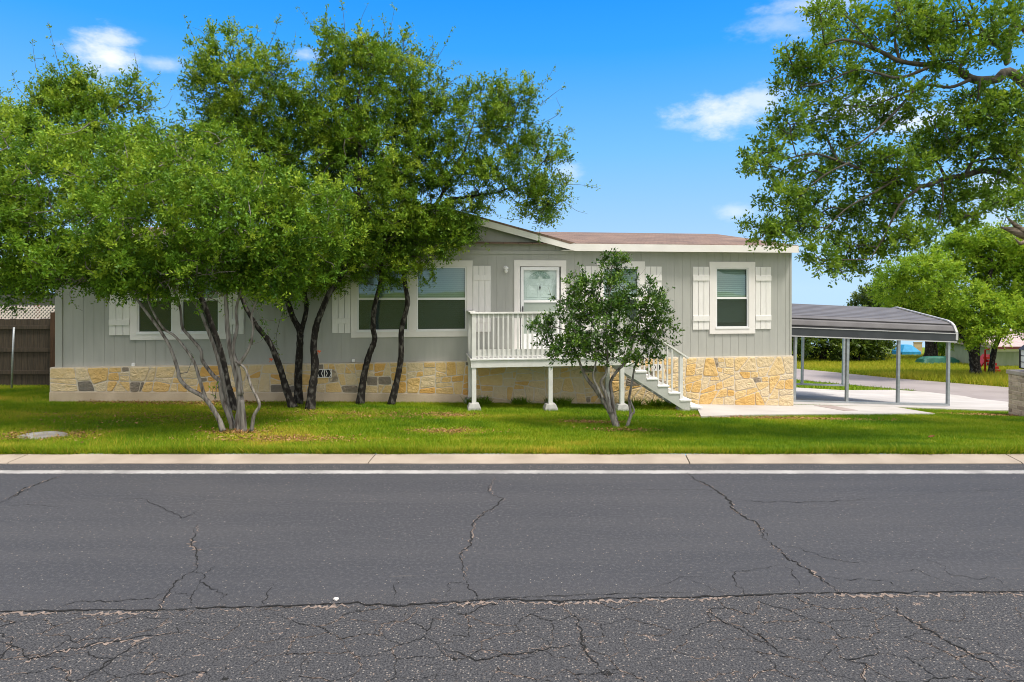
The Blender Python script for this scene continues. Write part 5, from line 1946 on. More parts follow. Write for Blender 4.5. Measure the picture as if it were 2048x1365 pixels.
oak("dark oak trunk that forks into a Y at window sill height", (597, 806),
    [([(597, 812), (597, 747), (600, 687), (599, 661), (586, 635), (577, 608), (570, 590), (555, 530), (560, 450)], 0.085, 0.045),
     ([(600, 668), (610, 635), (613, 608), (610, 580), (625, 500), (640, 400), (650, 300)], 0.055, 0.03)],
    [(640, 420, 110, 105, 0.0, 0.9), (560, 490, 85, 75, -0.1, 0.7), (615, 340, 105, 80, 0.1, 0.9), (665, 250, 80, 80, 0.1, 0.8), (600, 240, 60, 60, 0.1, 0.6), (590, 550, 75, 42, -0.1, 0.5), (640, 560, 50, 32, -0.1, 0.4)],
    [[(600, 220), (590, 190), (575, 175)], [(570, 560), (560, 600), (572, 640)], [(560, 640), (552, 680), (560, 720)], [(640, 200), (630, 150), (640, 110)]],
    203, tint=0.5)
oak("thick dark oak trunk with pale lichen curving right, beside the white skirt vent", (622, 821),
    [([(620, 826), (624, 780), (630, 733), (627, 694), (632, 654), (642, 625), (658, 588), (678, 559), (700, 500), (715, 400), (720, 300), (715, 200)], 0.092, 0.03)],
    [(725, 140, 85, 85, 0.1, 0.8), (680, 220, 90, 85, 0.1, 0.8), (700, 470, 70, 70, -0.2, 0.6), (655, 535, 60, 42, -0.2, 0.5), (720, 330, 100, 85, 0.0, 0.9), (690, 95, 55, 55, 0.1, 0.5), (730, 420, 80, 60, -0.1, 0.6), (640, 480, 70, 50, -0.1, 0.5)],
    [[(650, 110), (628, 60), (598, 18)], [(690, 90), (688, 40), (682, -5)], [(715, 80), (722, 40), (736, 8)], [(760, 110), (780, 60), (790, 10)], [(640, 140), (625, 100), (605, 90)], [(640, 70), (650, 40), (655, 15)], [(680, 560), (650, 585), (640, 610)],
     [(735, 80), (745, 55), (742, 30)], [(655, 70), (640, 55), (618, 40)]],
    204, tint=0.53)
oak("dark oak trunk in front of the left pane of the double window", (721, 803),
    [([(720, 808), (727, 757), (737, 714), (749, 681), (746, 654), (749, 615), (757, 582), (762, 550), (765, 470), (775, 370), (790, 260), (800, 180)], 0.078, 0.028)],
    [(800, 180, 85, 80, 0.1, 0.8), (760, 290, 110, 95, 0.0, 0.9), (770, 430, 105, 95, -0.2, 0.8), (850, 240, 75, 80, 0.1, 0.7), (745, 535, 76, 46, -0.3, 0.5), (790, 120, 60, 50, 0.1, 0.5), (830, 360, 80, 70, 0.0, 0.7), (800, 470, 80, 50, -0.2, 0.5), (860, 430, 70, 50, -0.1, 0.5)],
    [[(800, 110), (815, 85), (820, 60)], [(840, 130), (862, 110), (870, 90)], [(850, 150), (885, 100), (906, 52)], [(870, 160), (905, 130), (925, 125)], [(760, 100), (770, 60), (765, 35)], [(880, 180), (930, 150), (965, 178)], [(700, 560), (690, 590), (680, 600)], [(860, 120), (868, 95), (862, 70)]],
    205, tint=0.5)
oak("kinked dark oak trunk nearest the porch, between the two window panes", (783, 811),
    [([(782, 816), (793, 766), (802, 714), (803, 661), (815, 608), (811, 575), (808, 546), (822, 490), (850, 440), (890, 380), (930, 300)], 0.072, 0.030)],
    [(880, 340, 90, 75, 0.0, 0.8), (950, 240, 70, 65, 0.0, 0.7), (1025, 255, 70, 70, 0.0, 0.7), (1075, 320, 65, 65, 0.0, 0.6), (1105, 385, 55, 38, 0.0, 0.5), (945, 370, 60, 55, -0.1, 0.6), (870, 440, 75, 65, -0.2, 0.6), (900, 470, 48, 36, -0.25, 0.4), (925, 420, 45, 40, -0.2, 0.4), (1040, 395, 62, 40, 0.0, 0.5),
     (840, 515, 52, 46, -0.3, 0.4), (870, 480, 50, 36, -0.3, 0.4), (925, 455, 42, 26, -0.2, 0.35), (1040, 200, 40, 36, 0.0, 0.4), (990, 330, 50, 45, 0.0, 0.5), (985, 200, 40, 40, 0.0, 0.4), (1085, 425, 40, 22, 0.0, 0.3)],
    [[(1050, 200), (1090, 165), (1112, 128)], [(1020, 190), (1015, 160), (1012, 138)], [(1060, 190), (1065, 165), (1058, 150)], [(1090, 270), (1130, 270), (1150, 252)], [(1110, 370), (1160, 370), (1202, 378)], [(1120, 395), (1150, 420), (1175, 428)],
     [(1080, 250), (1120, 225), (1112, 195)], [(985, 190), (980, 165), (990, 150)], [(945, 460), (965, 480), (975, 498)], [(1090, 430), (1080, 460), (1078, 490)], [(960, 430), (940, 455), (925, 480)], [(1110, 290), (1130, 310), (1140, 330)], [(830, 520), (835, 550), (845, 575)], [(1080, 210), (1105, 190), (1130, 172)],
     [(1060, 430), (1030, 440), (1000, 435)], [(880, 500), (890, 515), (885, 530)]],
    206, tint=0.5, dens=0.75, branches=[([(890, 400), (930, 395), (975, 388), (1010, 380), (1060, 350), (1090, 320)], 0.035, 0.012)])

# --- glossy shrub in front of the porch
bG = hit(1236, 855)
tG = Tree("shrub_tree", "small glossy dark leaved multi stem shrub tree in front of the porch stair", "tree", bG, 301, M['greybark'], M['shrubleaf'])
YG = bG.y
for pts, r0, r1, dy in [
    ([(1234, 858), (1222, 828), (1204, 798), (1189, 777), (1173, 757), (1164, 738), (1150, 700), (1130, 660)], 0.055, 0.014, 0.0),
    ([(1236, 858), (1228, 825), (1224, 792), (1221, 766), (1233, 744), (1248, 728), (1262, 700), (1275, 650), (1285, 600)], 0.042, 0.012, 0.06),
    ([(1222, 826), (1212, 790), (1202, 765), (1213, 745), (1215, 700), (1212, 640), (1222, 570)], 0.035, 0.010, -0.05),
    ([(1204, 796), (1196, 778), (1186, 752), (1192, 720), (1190, 660)], 0.028, 0.010, -0.08),
    ([(1252, 860), (1261, 829), (1258, 800), (1264, 766), (1271, 730), (1285, 708), (1312, 672), (1325, 640)], 0.028, 0.010, 0.1),
    ([(1252, 860), (1262, 832), (1268, 822), (1258, 796)], 0.03, 0.014, 0.02)]:
    tG.stem(px_path(pts, YG + dy, YG + dy * 2), r0, r1, flare=1.3, sides=8)
for (px, py, rx, ry, dy, rz) in [(1225, 575, 48, 52, 0, 0.4), (1150, 625, 42, 48, 0, 0.4), (1200, 655, 85, 72, 0, 0.7), (1280, 625, 62, 62, 0.1, 0.5), (1130, 690, 62, 40, 0, 0.4), (1315, 668, 36, 36, 0, 0.3),
                                 (1170, 708, 70, 22, -0.1, 0.4), (1255, 690, 62, 42, 0, 0.4), (1085, 655, 24, 18, 0, 0.2), (1308, 612, 34, 34, 0, 0.3), (1150, 570, 24, 26, 0, 0.2), (1225, 528, 26, 16, 0, 0.2), (1292, 718, 36, 10, 0, 0.2), (1200, 600, 50, 50, -0.2, 0.4)]:
    px_blob(tG, px, py, rx, ry, YG + dy, rz, ncl=int(11 + rx * ry * 0.0135), m=5, per=7, twl=(0.08, 0.2), leafL=0.062, leafW=0.033, tint=0.54, shell=0.35, upb=0.5)
for pts in ([(1215, 540), (1212, 525), (1208, 512)], [(1240, 540), (1246, 525), (1248, 515)], [(1150, 560), (1148, 545), (1160, 528)], [(1105, 600), (1100, 585), (1096, 575)], [(1270, 560), (1285, 545), (1292, 535)], [(1320, 600), (1335, 585), (1345, 575)],
            [(1335, 660), (1352, 650), (1360, 640)], [(1090, 650), (1070, 650), (1058, 655)], [(1340, 690), (1355, 692), (1362, 688)], [(1110, 700), (1085, 685), (1072, 672)], [(1130, 610), (1115, 605), (1108, 590)], [(1300, 560), (1315, 555), (1322, 545)]):
    tG.spray(px_path(pts, YG), leafL=0.06, leafW=0.032, per_m=24, side=0.07, tint=0.42, r=0.005)
tG.done()

# --- big live oak at the right, trunk beyond the picture's edge
YH = 9.8
bH = Vector((10.2, 11.0, ground(10.2, 11.0)))
tH = Tree("live_oak", "large live oak reaching in from the right with long bare limbs and sparse leaves", "tree", bH, 401, M['limbbark'], M['bigleaf'])
tH.stem([bH + Vector((0, 0, -0.1)), bH + Vector((0.05, -0.1, 1.2)), bH + Vector((0.0, -0.3, 2.4)), bH + Vector((-0.3, -0.6, 3.6)), bH + Vector((-0.2, -0.9, 5.0))], 0.30, 0.15, sides=12, mat=M['oakbark'])
fk = bH + Vector((-0.15, -0.45, 3.0))
fk2 = bH + Vector((-0.3, -0.6, 3.7))
for pts, r0, r1, y0, y1, st in [
    ([(2048, 166), (1990, 160), (1950, 160), (1915, 142), (1895, 133), (1863, 131), (1802, 123), (1749, 98), (1690, 80), (1650, 90)], 0.085, 0.014, 10.2, 9.6, fk2),
    ([(2048, 369), (1974, 342), (1930, 352), (1892, 357), (1843, 373), (1790, 361), (1703, 332), (1630, 308), (1575, 318)], 0.065, 0.010, 10.2, 9.7, fk),
    ([(2048, 60), (2015, 127), (2007, 103), (1975, 75), (1955, 40), (1930, -20)], 0.04, 0.014, 10.1, 9.8, fk2),
]:
    P = [st] + px_path(pts, y0, y1)
    tH.stem(P, r0, r1, name="bough", flare=1.0, sides=8, rough=0.06)
for pts, r0, r1, y in [
    ([(1867, 131), (1802, 156), (1760, 148), (1712, 140), (1650, 165), (1600, 175)], 0.025, 0.008, 9.7),
    ([(1850, 155), (1785, 230), (1728, 280), (1690, 300)], 0.022, 0.007, 9.7),
    ([(1940, 160), (1900, 175), (1850, 170), (1800, 190), (1740, 215)], 0.028, 0.008, 9.8),
    ([(1884, 366), (1886, 390), (1880, 430), (1876, 450)], 0.016, 0.006, 9.8), ([(1630, 308), (1600, 322), (1575, 345)], 0.010, 0.004, 9.7),
    ([(1790, 361), (1740, 390), (1690, 420), (1640, 470)], 0.02, 0.007, 9.7), ([(1843, 373), (1800, 410), (1770, 470), (1740, 520)], 0.022, 0.007, 9.6),
    ([(2010, 120), (2030, 60), (2020, 10), (1990, -30)], 0.022, 0.01, 9.9), ([(1960, 160), (1955, 200), (1935, 250), (1945, 290)], 0.015, 0.006, 9.7),
    ([(1700, 325), (1650, 350), (1590, 400), (1545, 440)], 0.016, 0.006, 9.7), ([(1973, 400), (1965, 425), (1955, 440)], 0.008, 0.003, 9.7), ([(1915, 145), (1940, 90), (1935, 40), (1900, -20)], 0.03, 0.01, 9.9), ([(1800, 123), (1790, 80), (1800, 30), (1780, -20)], 0.022, 0.008, 9.8),
    ([(1749, 98), (1720, 60), (1690, 30)], 0.016, 0.006, 9.7)]:
    P = catmull(px_path(pts, y, y - 0.15), 4)
    n = len(P)
    tH.limbs.tube([tH.loc(p) for p in P], [r0 + (r1 - r0) * i / (n - 1) for i in range(n)], 6)
    for i, p in enumerate(P): tH.nodes.append((p, r0 + (r1 - r0) * i / (n - 1)))
blobsH = [(1700, 60, 62, 48), (1790, 45, 72, 55), (1890, 45, 75, 50), (1990, 60, 65, 70), (1655, 130, 60, 40), (1745, 150, 70, 38), (1850, 90, 62, 40), (1600, 170, 50, 30), (1680, 210, 70, 32), (1580, 250, 42, 40), (1655, 275, 60, 30), (1530, 305, 40, 22),
          (1755, 240, 50, 32), (1715, 330, 72, 40), (1610, 350, 60, 36), (1562, 405, 45, 36), (1530, 465, 34, 24), (1645, 425, 72, 48), (1750, 415, 72, 60), (1700, 495, 55, 40), (1640, 520, 26, 26), (1795, 330, 62, 40), (1905, 265, 72, 48), (1985, 240, 72, 50),
          (2045, 200, 55, 50), (1960, 305, 85, 40), (2045, 320, 60, 50), (1900, 385, 50, 26), (1870, 435, 40, 34), (1970, 395, 50, 22), (1940, 195, 50, 26), (1820, 200, 50, 30), (1690, 535, 40, 18), (1600, 455, 40, 30), (1780, 480, 42, 36), (1930, 430, 30, 24), (2010, 400, 34, 18),
          (1800, 370, 60, 40), (1850, 300, 50, 34), (1640, 30, 30, 20), (1905, 120, 40, 26), (1580, 120, 24, 22), (1830, 480, 26, 22), (1480 + 40, 330, 26, 12), (1560, 470, 30, 18)]
for i, (px, py, rx, ry) in enumerate(blobsH):
    dy = tH.rs.uniform(-0.5, 0.5)
    px_blob(tH, px, py, rx, ry, YH + dy, 0.42, ncl=int(12 + rx * ry * 0.0135), m=5, per=8, twl=(0.10, 0.24), leafL=0.070, leafW=0.032, tint=0.45 + 0.1 * tH.rs.random(), shell=0.3)
for k in range(16):
    tH.blob(bH + Vector((tH.rs.uniform(-0.6, 2.8), tH.rs.uniform(-1.8, 1.8), tH.rs.uniform(3.6, 6.2))), (0.8, 0.8, 0.55), ncl=40, m=4, per=8, leafL=0.08, leafW=0.034, tint=0.5)
for pts in ([(1510, 320), (1490, 335), (1474, 343)], [(1545, 290), (1530, 275), (1515, 250)], [(1580, 120), (1570, 90), (1580, 70)], [(1520, 475), (1500, 485), (1485, 470)], [(1680, 540), (1690, 555), (1700, 560)], [(1640, 530), (1635, 545), (1628, 550)], [(1560, 235), (1550, 215), (1545, 200)],
            [(1640, 30), (1635, 15), (1650, 8)], [(1590, 160), (1570, 150), (1555, 160)], [(2030, 410), (2045, 420), (2060, 425)], [(1760, 530), (1735, 545), (1715, 555)]):
    tH.spray(px_path(pts, YH), leafL=0.07, leafW=0.03, per_m=30, side=0.1, tint=0.45)
# torn dead limb
P = [at(2130, 500, 10.3), at(2075, 478, 10.2), at(2040, 466, 10.1), at(2018, 459, 10.05), at(2002, 455, 10.02)]
mb = MB(); mb.tube([tH.loc(p) for p in [fk] + P], [0.14, 0.12, 0.10, 0.075, 0.04, 0.012], 9)
mb.tube([tH.loc(p) for p in px_path([(2052, 466), (2030, 450), (2012, 434)], 10.05)], [0.05, 0.035, 0.004], 6)
mb.tube([tH.loc(p) for p in px_path([(2060, 480), (2040, 488), (2028, 476)], 10.0)], [0.05, 0.03, 0.005], 6)
mb.build("broken_limb", M['deadwood'], tH.root)
tH.done(limbmat=M['limbbark'])

# --- background oak across the side road
bI = hit(1955, 757)
tI = Tree("spreading_oak", "broad light green oak with a heavy forked trunk across the side road", "tree", bI, 501, M['oakbark'], M['farleaf'])
YI = bI.y
tI.stem(px_path([(1952, 760), (1950, 730), (1944, 700), (1926, 670), (1905, 630), (1880, 590), (1860, 550)], YI), 0.24, 0.09, sides=11)
tI.stem(px_path([(1950, 735), (1955, 690), (1962, 640), (1975, 580), (1985, 520)], YI), 0.16, 0.08, flare=1.0)
tI.stem(px_path([(1982, 752), (1985, 720), (1992, 690), (2010, 660), (2040, 640), (2075, 600)], YI + 0.4), 0.13, 0.07)
for (px, py, rx, ry) in [(1985, 500, 62, 40), (1915, 510, 55, 40), (1860, 560, 60, 50), (1800, 590, 45, 40), (1930, 580, 80, 60), (2010, 570, 70, 60), (2060, 540, 60, 70), (1850, 620, 60, 36), (1900, 650, 50, 34), (2020, 640, 55, 40), (1960, 620, 60, 45), (2075, 620, 60, 50), (1775, 575, 26, 26), (2110, 540, 60, 70), (1940, 480, 40, 28), (1820, 540, 36, 26), (2040, 490, 46, 32), (1960, 670, 30, 24), (2045, 610, 40, 36)]:
    px_blob(tI, px, py, rx, ry, YI + tI.rs.uniform(-1.6, 0.8), 1.0, dens=2.0, m=5, per=10, twl=(0.25, 0.5), leafL=0.14, leafW=0.066, tint=0.55 + 0.1 * tI.rs.random(), shell=0.5)
tI.done()

# --- the tree belt beyond the tall grass
labs = ["dark bushy tree just right of the house corner beyond the tall grass", "dark round tree seen between the first two carport posts", "low dark tree seen between the middle carport posts", "dark tree standing left of the blue canopy",
        "slim dark trunked tree just right of the blue canopy", "tall dark tree whose top shows above the carport roof", "bushy green tree behind the slide at the far right", "low bright green bush between the far trunks and the big oak"]
specs = [  # px, base row, top row, half width px, distance, leaf key
    (1560, 700, 628, 60, 41, 'darkleaf'), (1645, 704, 634, 52, 41.5, 'darkleaf'), (1712, 707, 632, 48, 41, 'darkleaf'), (1744, 709, 622, 34, 42.5, 'darkleaf'),
    (1862, 712, 596, 48, 42.5, 'farleaf'), (1752, 712, 556, 36, 47, 'darkleaf'), (2075, 712, 600, 60, 47, 'farleaf'), (1892, 716, 676, 20, 44, 'farleaf')]
for k, (px, by, ty, hw_, Y, lk) in enumerate(specs):
    X = (px - CX) / F * Y
    b = Vector((X, Y, ground(X, Y)))
    name = "bush" if k == 7 else "belt_tree"
    t = Tree(name, labs[k], "bush" if k == 7 else "tree", b, 600 + k, M['oakbark'], M[lk], None if k == 7 else "trees beyond the tall grass")
    top = at(px, ty, Y).z
    hgt = top - b.z
    hwm = hw_ * Y / F
    if k == 4:
        for dx in (-16, -6, 12):
            q = at(px + dx, by, Y)
            t.stem([Vector((q.x, Y + dx * .03, b.z - 0.1)), Vector((q.x + 0.05, Y + dx * .03, b.z + hgt * 0.25)), Vector((q.x - dx * 0.01, Y, b.z + hgt * 0.6))], 0.26, 0.12, sides=8)
        c0 = 0.55
    else:
        t.stem([b + Vector((0, 0, -0.1)), b + Vector((0.1, 0, hgt * 0.3)), b + Vector((-0.1, 0.1, hgt * 0.75))], 0.22 if k != 7 else 0.05, 0.08, sides=8)
        c0 = 0.36 if k < 4 else 0.5
    nb_ = 9 if k != 7 else 4
    for i in range(nb_):
        f = i / nb_
        zc = b.z + hgt * (c0 + (0.84 - c0) * t.rs.random()) if k not in (0, 1, 2, 3, 7) else b.z + hgt * t.rs.uniform(0.22, 0.86)
        t.blob((X + hwm * t.rs.uniform(-0.75, 0.75), Y + t.rs.uniform(-1.4, 1.0), zc), (hwm * 0.45, 0.9, hgt * 0.2), dens=1.2 if k != 7 else 1.6, m=4, per=9, twl=(0.3, 0.6), leafL=0.22, leafW=0.11, tint=0.4 + 0.25 * t.rs.random(), shell=0.4)
    t.done()

# ------------------------------------------------------------------ far things beyond the grass
Y = 40.5
b = hit(1815, 712); X = b.x; Y = b.y
can = empty("canopy", (X, Y, ground(X, Y)))
tag(can, "blue fabric canopy drooping on thin legs among the far trees", "canopy")
s = Y / F
g0 = ground(X, Y)


def cz_(py): return at(0, py, Y).z - g0


def cx_(px): return at(px, 0, Y).x - X


V, Fc = [], []
rows = [(cz_(690), 0.35), (cz_(699), 0.75), (cz_(702), 0.9), (cz_(717), 0.95)]
xc, hwc = cx_(1812), 27 * s
for (z_, k_) in rows:
    for i in range(12):
        an = 2 * math.pi * i / 12 + math.pi / 12
        sq = 1 / max(abs(math.cos(an)), abs(math.sin(an)))
        sq = min(sq, 1.25)
        zz = z_ + (0.05 * math.cos(3 * an) + (-0.08 if math.cos(an) > 0.3 else 0.0) if k_ > 0.93 else 0)
        V.append((xc + hwc * k_ * sq * math.cos(an) * 0.85, hwc * k_ * sq * math.sin(an) * 0.85, zz))
for r_ in range(3):
    for i in range(12):
        i2 = (i + 1) % 12
        Fc.append((r_ * 12 + i, r_ * 12 + i2, r_ * 12 + 12 + i2, r_ * 12 + 12 + i))
Fc.append(tuple(range(11, -1, -1)))
mb = MB(); mb.add(V, Fc); o = mb.build("fabric", pmat("blue_fabric", (0.02, 0.24, 0.50), (0.03, 0.30, 0.58), rough=0.7), can)
sm_ = o.modifiers.new("solid", 'SOLIDIFY'); sm_.thickness = 0.02
for dx in (-0.75, 0.75):
    for dy in (-0.6, 0.6):
        mb = MB(); mb.tube([(xc + hwc * dx, hwc * dy, -0.05), (xc + hwc * dx * 0.95, hwc * dy, cz_(705))], [0.025, 0.025], 6); mb.build("leg", M['black'], can)
Xb = at(1840, 0, Y + 1.2)
brd = empty("board", (Xb.x, Y + 1.2, ground(Xb.x, Y + 1.2)))
tag(brd, "upright beige board leaning just behind the blue canopy", "board")
mb = MB(); mb.box(-0.45, 0.16, 0, 0.06, -0.05, 0.95); mb.build("panel", pmat("beige_board", (0.52, 0.40, 0.24), (0.44, 0.33, 0.2), rough=0.8), brd)
mb = MB(); mb.box(-0.47, 0.18, -0.03, 0.09, 0.951, 1.0); mb.build("cap_rail", pmat("beige_rail", (0.42, 0.32, 0.2), rough=0.8), brd)

Ys = 36.0
Xs = at(2000, 0, Ys).x
gs = ground(Xs + 2, Ys)
shed = empty("shed", (Xs, Ys, gs), R(3))
tag(shed, "pale grey green metal shed with pinkish roof at the far right edge", "shed")
zt_, zr_ = at(0, 692, Ys).z - gs, at(0, 676, Ys).z - gs
mb = MB(); mb.box(-0.55, 5.5, 0, 3.5, -0.1, zt_ - 0.001)
mb.build("wall", pmat("shed_wall", (0.30, 0.34, 0.24), (0.24, 0.29, 0.18), scale=1.5, rough=0.7, stretch=(3, 3, 0.6)), shed)
mb = MB(); mb.box(-0.57, 5.52, -0.03, -0.001, zt_ - 0.32, zt_ - 0.02); mb.build("white_band", M['white'], shed)
mb = MB(); mb.prism([(-0.5, zt_), (1.8, zr_ + 0.35), (4.0, zt_), (4.0, zt_ - 0.08), (-0.5, zt_ - 0.08)], -0.8, 5.8, axis='x'); mb.build("roof", pmat("shed_roof", (0.46, 0.36, 0.34), (0.36, 0.27, 0.26), rough=0.6), shed)
mb = MB(); mb.box(-0.82, 5.82, -0.54, -0.501, zt_ - 0.13, zt_ + 0.0); mb.build("fascia", pmat("dark_red_fascia", (0.10, 0.02, 0.018), rough=0.6), shed)

Yr = 31.0
br = at(1988, 737, Yr)
sl = empty("slide", (br.x, Yr, ground(br.x, Yr)), R(10))
tag(sl, "small bright red ridged plastic slide behind the oak trunks", "slide")
redm = pmat("red_plastic", (0.62, 0.025, 0.015), rough=0.35)
zz = at(0, 702, Yr).z - ground(br.x, Yr)
mb = MB()
for k in range(6):
    mb.box(-0.02, 0.36, -0.12 + 0.1 * k, 0.06 + 0.1 * k, k * zz / 8, (k + 1) * zz / 8 - 0.03)
mb.build("steps", redm, sl)
mb = MB(); mb.prism([(-0.6, 0.0), (0.3, zz * 0.8), (0.3, zz * 0.8 - 0.06), (-0.5, 0.0)], 0.5, 0.9, axis='y'); mb.build("chute", redm, sl)
for x_ in (-0.08, 0.37):
    mb = MB(); mb.tube([(x_, 0.4, 0), (x_, 0.4, zz), (x_, 0.2, zz * 1.05)], [0.04, 0.04, 0.04], 8); mb.build("side_rail", redm, sl)

Yt = 40
bt = hit(1898, 730)
tp_ = empty("low_tarp", (bt.x, bt.y + 1, ground(bt.x, bt.y + 1)))
tag(tp_, "low dark green tarpaulin covered heap beyond the tall grass", "tarp")
bm = bmesh.new(); bmesh.ops.create_grid(bm, x_segments=16, y_segments=8, size=1)
rs = random.Random(6)
for v in bm.verts:
    ex = max(0, 1 - v.co.x ** 4) * max(0, 1 - v.co.y ** 4)
    v.co = Vector((v.co.x * 1.15, v.co.y * 0.5, 0.42 * ex ** 0.5 + rs.uniform(-0.02, 0.02)))
me = bpy.data.meshes.new("tarp_sheet"); bm.to_mesh(me); bm.free(); me.materials.append(pmat("green_tarp", (0.010, 0.085, 0.060), (0.02, 0.12, 0.085), rough=0.5))
o = bpy.data.objects.new("tarp_sheet", me); COL.objects.link(o); o.parent = tp_

# orange survey tape on two of the oaks
for lab, px, py, bpx in (("orange tape scrap tied to the leaning oak trunk", 541, 722, (582, 817)), ("orange tape scrap tied to the lichened oak trunk by the vent", 637, 706, (622, 821))):
    Yb = hit(*bpx).y
    p = at(px, py, Yb - 0.08)
    mb = MB()
    mb.bar((0, 0, 0.03), (-0.02, 0, -0.03), 0.025, 0.004); mb.bar((0.01, 0.002, 0.03), (0.03, 0, -0.015), 0.02, 0.004); mb.bar((-0.03, 0.03, 0.035), (0.04, 0.03, 0.028), 0.02, 0.02)
    o = mb.build("ribbon", M['orange']); o.location = p
    tag(o, lab, "ribbon")

# ------------------------------------------------------------------ grass
rng = np.random.RandomState(77)
cosT, sinT = math.cos(TH), math.sin(TH)


def blades(X, Y, hgt, wid, tint, leanamt, name, mat, label, zoff=0.0):
    n = len(X)
    Z = ground_np(X, Y) + zoff
    an = rng.uniform(0, 2 * math.pi, n)
    dx, dy = np.cos(an), np.sin(an)
    lx, ly = rng.normal(0, leanamt, n) * hgt, rng.normal(0, leanamt, n) * hgt
    V = np.empty((n, 3, 3), np.float32)
    V[:, 0] = np.stack([X - dx * wid / 2, Y - dy * wid / 2, Z - 0.004], 1)
    V[:, 1] = np.stack([X + dx * wid / 2, Y + dy * wid / 2, Z - 0.004], 1)
    V[:, 2] = np.stack([X + lx, Y + ly, Z + hgt], 1)
    o = mesh_np(name, V.reshape(-1, 3), np.arange(n * 3).reshape(n, 3), mat, attrs={"tint": np.repeat(np.clip(tint, 0, 1), 3)})
    o["kind"] = "stuff"
    return o


def house_mask(X, Y, m=0.11):
    u_ = (X - HO.x) * cosT + (Y - HO.y) * sinT
    v_ = (X - HO.x) * sinT - (Y - HO.y) * cosT
    return (u_ > -m) & (u_ < UL + 0.05) & (v_ < m)


n = 690000
Y = 8.81 + (16.6 - 8.81) * rng.uniform(0, 1, n) ** 1.25
X = rng.uniform(-1, 1, n) * (Y * 0.80 + 3.0)
keep = ~house_mask(X, Y) & ~in_poly(X, Y, SLAB) & ~in_poly(X, Y, APRON) & ~in_poly(X, Y, SROAD)
X, Y = X[keep], Y[keep]
dry = np.zeros(len(X))
for (px, py, rx, ry, w_) in [(890, 832, 0.55, 0.30, 1.0), (892, 864, 0.6, 0.30, 0.9), (1185, 846, 0.55, 0.22, 1.0), (290, 806, 2.6, 0.35, 0.8), (560, 880, 1.2, 0.35, 0.8), (1540, 838, 2.2, 0.20, 1.0), (70, 868, 0.9, 0.35, 0.9), (450, 806, 0.8, 0.3, 0.9),
                             (480, 868, 0.7, 0.25, 0.8), (1245, 868, 0.6, 0.2, 0.7), (980, 880, 0.9, 0.3, 0.45), (1990, 832, 1.2, 0.3, 0.9), (740, 880, 1.5, 0.2, 0.35), (150, 830, 1.5, 0.35, 0.4)]:
    p = hit(px, py)
    dry = np.maximum(dry, w_ * np.exp(-(((X - p.x) / rx) ** 2 + ((Y - p.y) / ry) ** 2)))
nz = fbm(X * 0.55 + 40, Y * 1.1 + 40, 31, 4)
n2 = fbm(X * 2.2 + 10, Y * 3.0 + 10, 35, 3)
edge = np.exp(-(Y - 8.80) / 0.30)
keep = rng.uniform(0, 1, len(X)) > dry * (0.55 + 0.55 * n2)
left = np.clip((6 - X) / 12, 0, 1)
tint = 0.33 + 0.95 * (nz - 0.5) + 0.50 * (n2 - 0.5) + rng.normal(0, 0.14, len(X)) + 0.55 * dry + 0.20 * edge + 0.16 * (left - 0.4)
hgt = rng.uniform(0.025, 0.055, len(X)) * (1 - 0.4 * dry) + edge * rng.uniform(0, 0.07, len(X))
wid = rng.uniform(0.007, 0.013, len(X))
X, Y, tint, hgt, wid = X[keep], Y[keep], tint[keep], hgt[keep], wid[keep]
blades(X, Y, hgt, wid, tint, 0.55, "grass", M['grass'], None)
n = 300000
XL = rng.uniform(-9, 13, n); YL = rng.uniform(8.85, 16, n)
dl = np.zeros(n)
for (px, py, rx, ry, w_) in [(890, 832, 0.45, 0.22, 1.0), (892, 864, 0.5, 0.22, 1.0), (1185, 846, 0.5, 0.16, 1.0), (290, 806, 2.4, 0.25, 0.7), (560, 880, 1.0, 0.25, 0.8), (1545, 838, 1.6, 0.14, 1.0), (70, 874, 0.7, 0.3, 1.0), (450, 803, 0.7, 0.25, 0.9),
                             (480, 866, 0.5, 0.2, 0.8), (1245, 862, 0.4, 0.14, 0.9), (1990, 832, 1.0, 0.2, 1.0), (350, 840, 2.0, 0.6, 0.25), (720, 830, 1.5, 0.5, 0.25)]:
    p = hit(px, py)
    dl = np.maximum(dl, w_ * np.exp(-(((XL - p.x) / rx) ** 2 + ((YL - p.y) / ry) ** 2)))
kp = (rng.uniform(0, 1, n) < dl * 1.9 * fbm(XL * 2.0, YL * 3.0, 91, 3)) & ~house_mask(XL, YL) & ~in_poly(XL, YL, SLAB) & ~in_poly(XL, YL, APRON)
XL, YL = XL[kp], YL[kp]
m_ = len(XL)
an = rng.uniform(0, 6.28, m_)
Pl = np.stack([XL, YL, ground_np(XL, YL) + rng.uniform(0.008, 0.035, m_)], 1)
Dl = np.stack([np.cos(an), np.sin(an), rng.normal(0, 0.3, m_)], 1); Dl = unit(Dl)
Sl = unit(np.cross(Dl, np.array([0, 0, 1.0]) + rng.normal(0, 0.4, (m_, 3))))
V, Fc, tl = leaf_mesh(Pl, Dl, Sl, rng.uniform(0.03, 0.065, m_), rng.uniform(0.015, 0.03, m_), rng.uniform(0, 1, m_))
o = mesh_np("leaf_litter", V, Fc, leaf_mat("dead_leaf_litter", (0.12, 0.06, 0.025), (0.26, 0.14, 0.055), (0.40, 0.25, 0.12), rough=0.8, trans=0.1, spec=0.1), attrs={"tint": tl})
o["kind"] = "stuff"
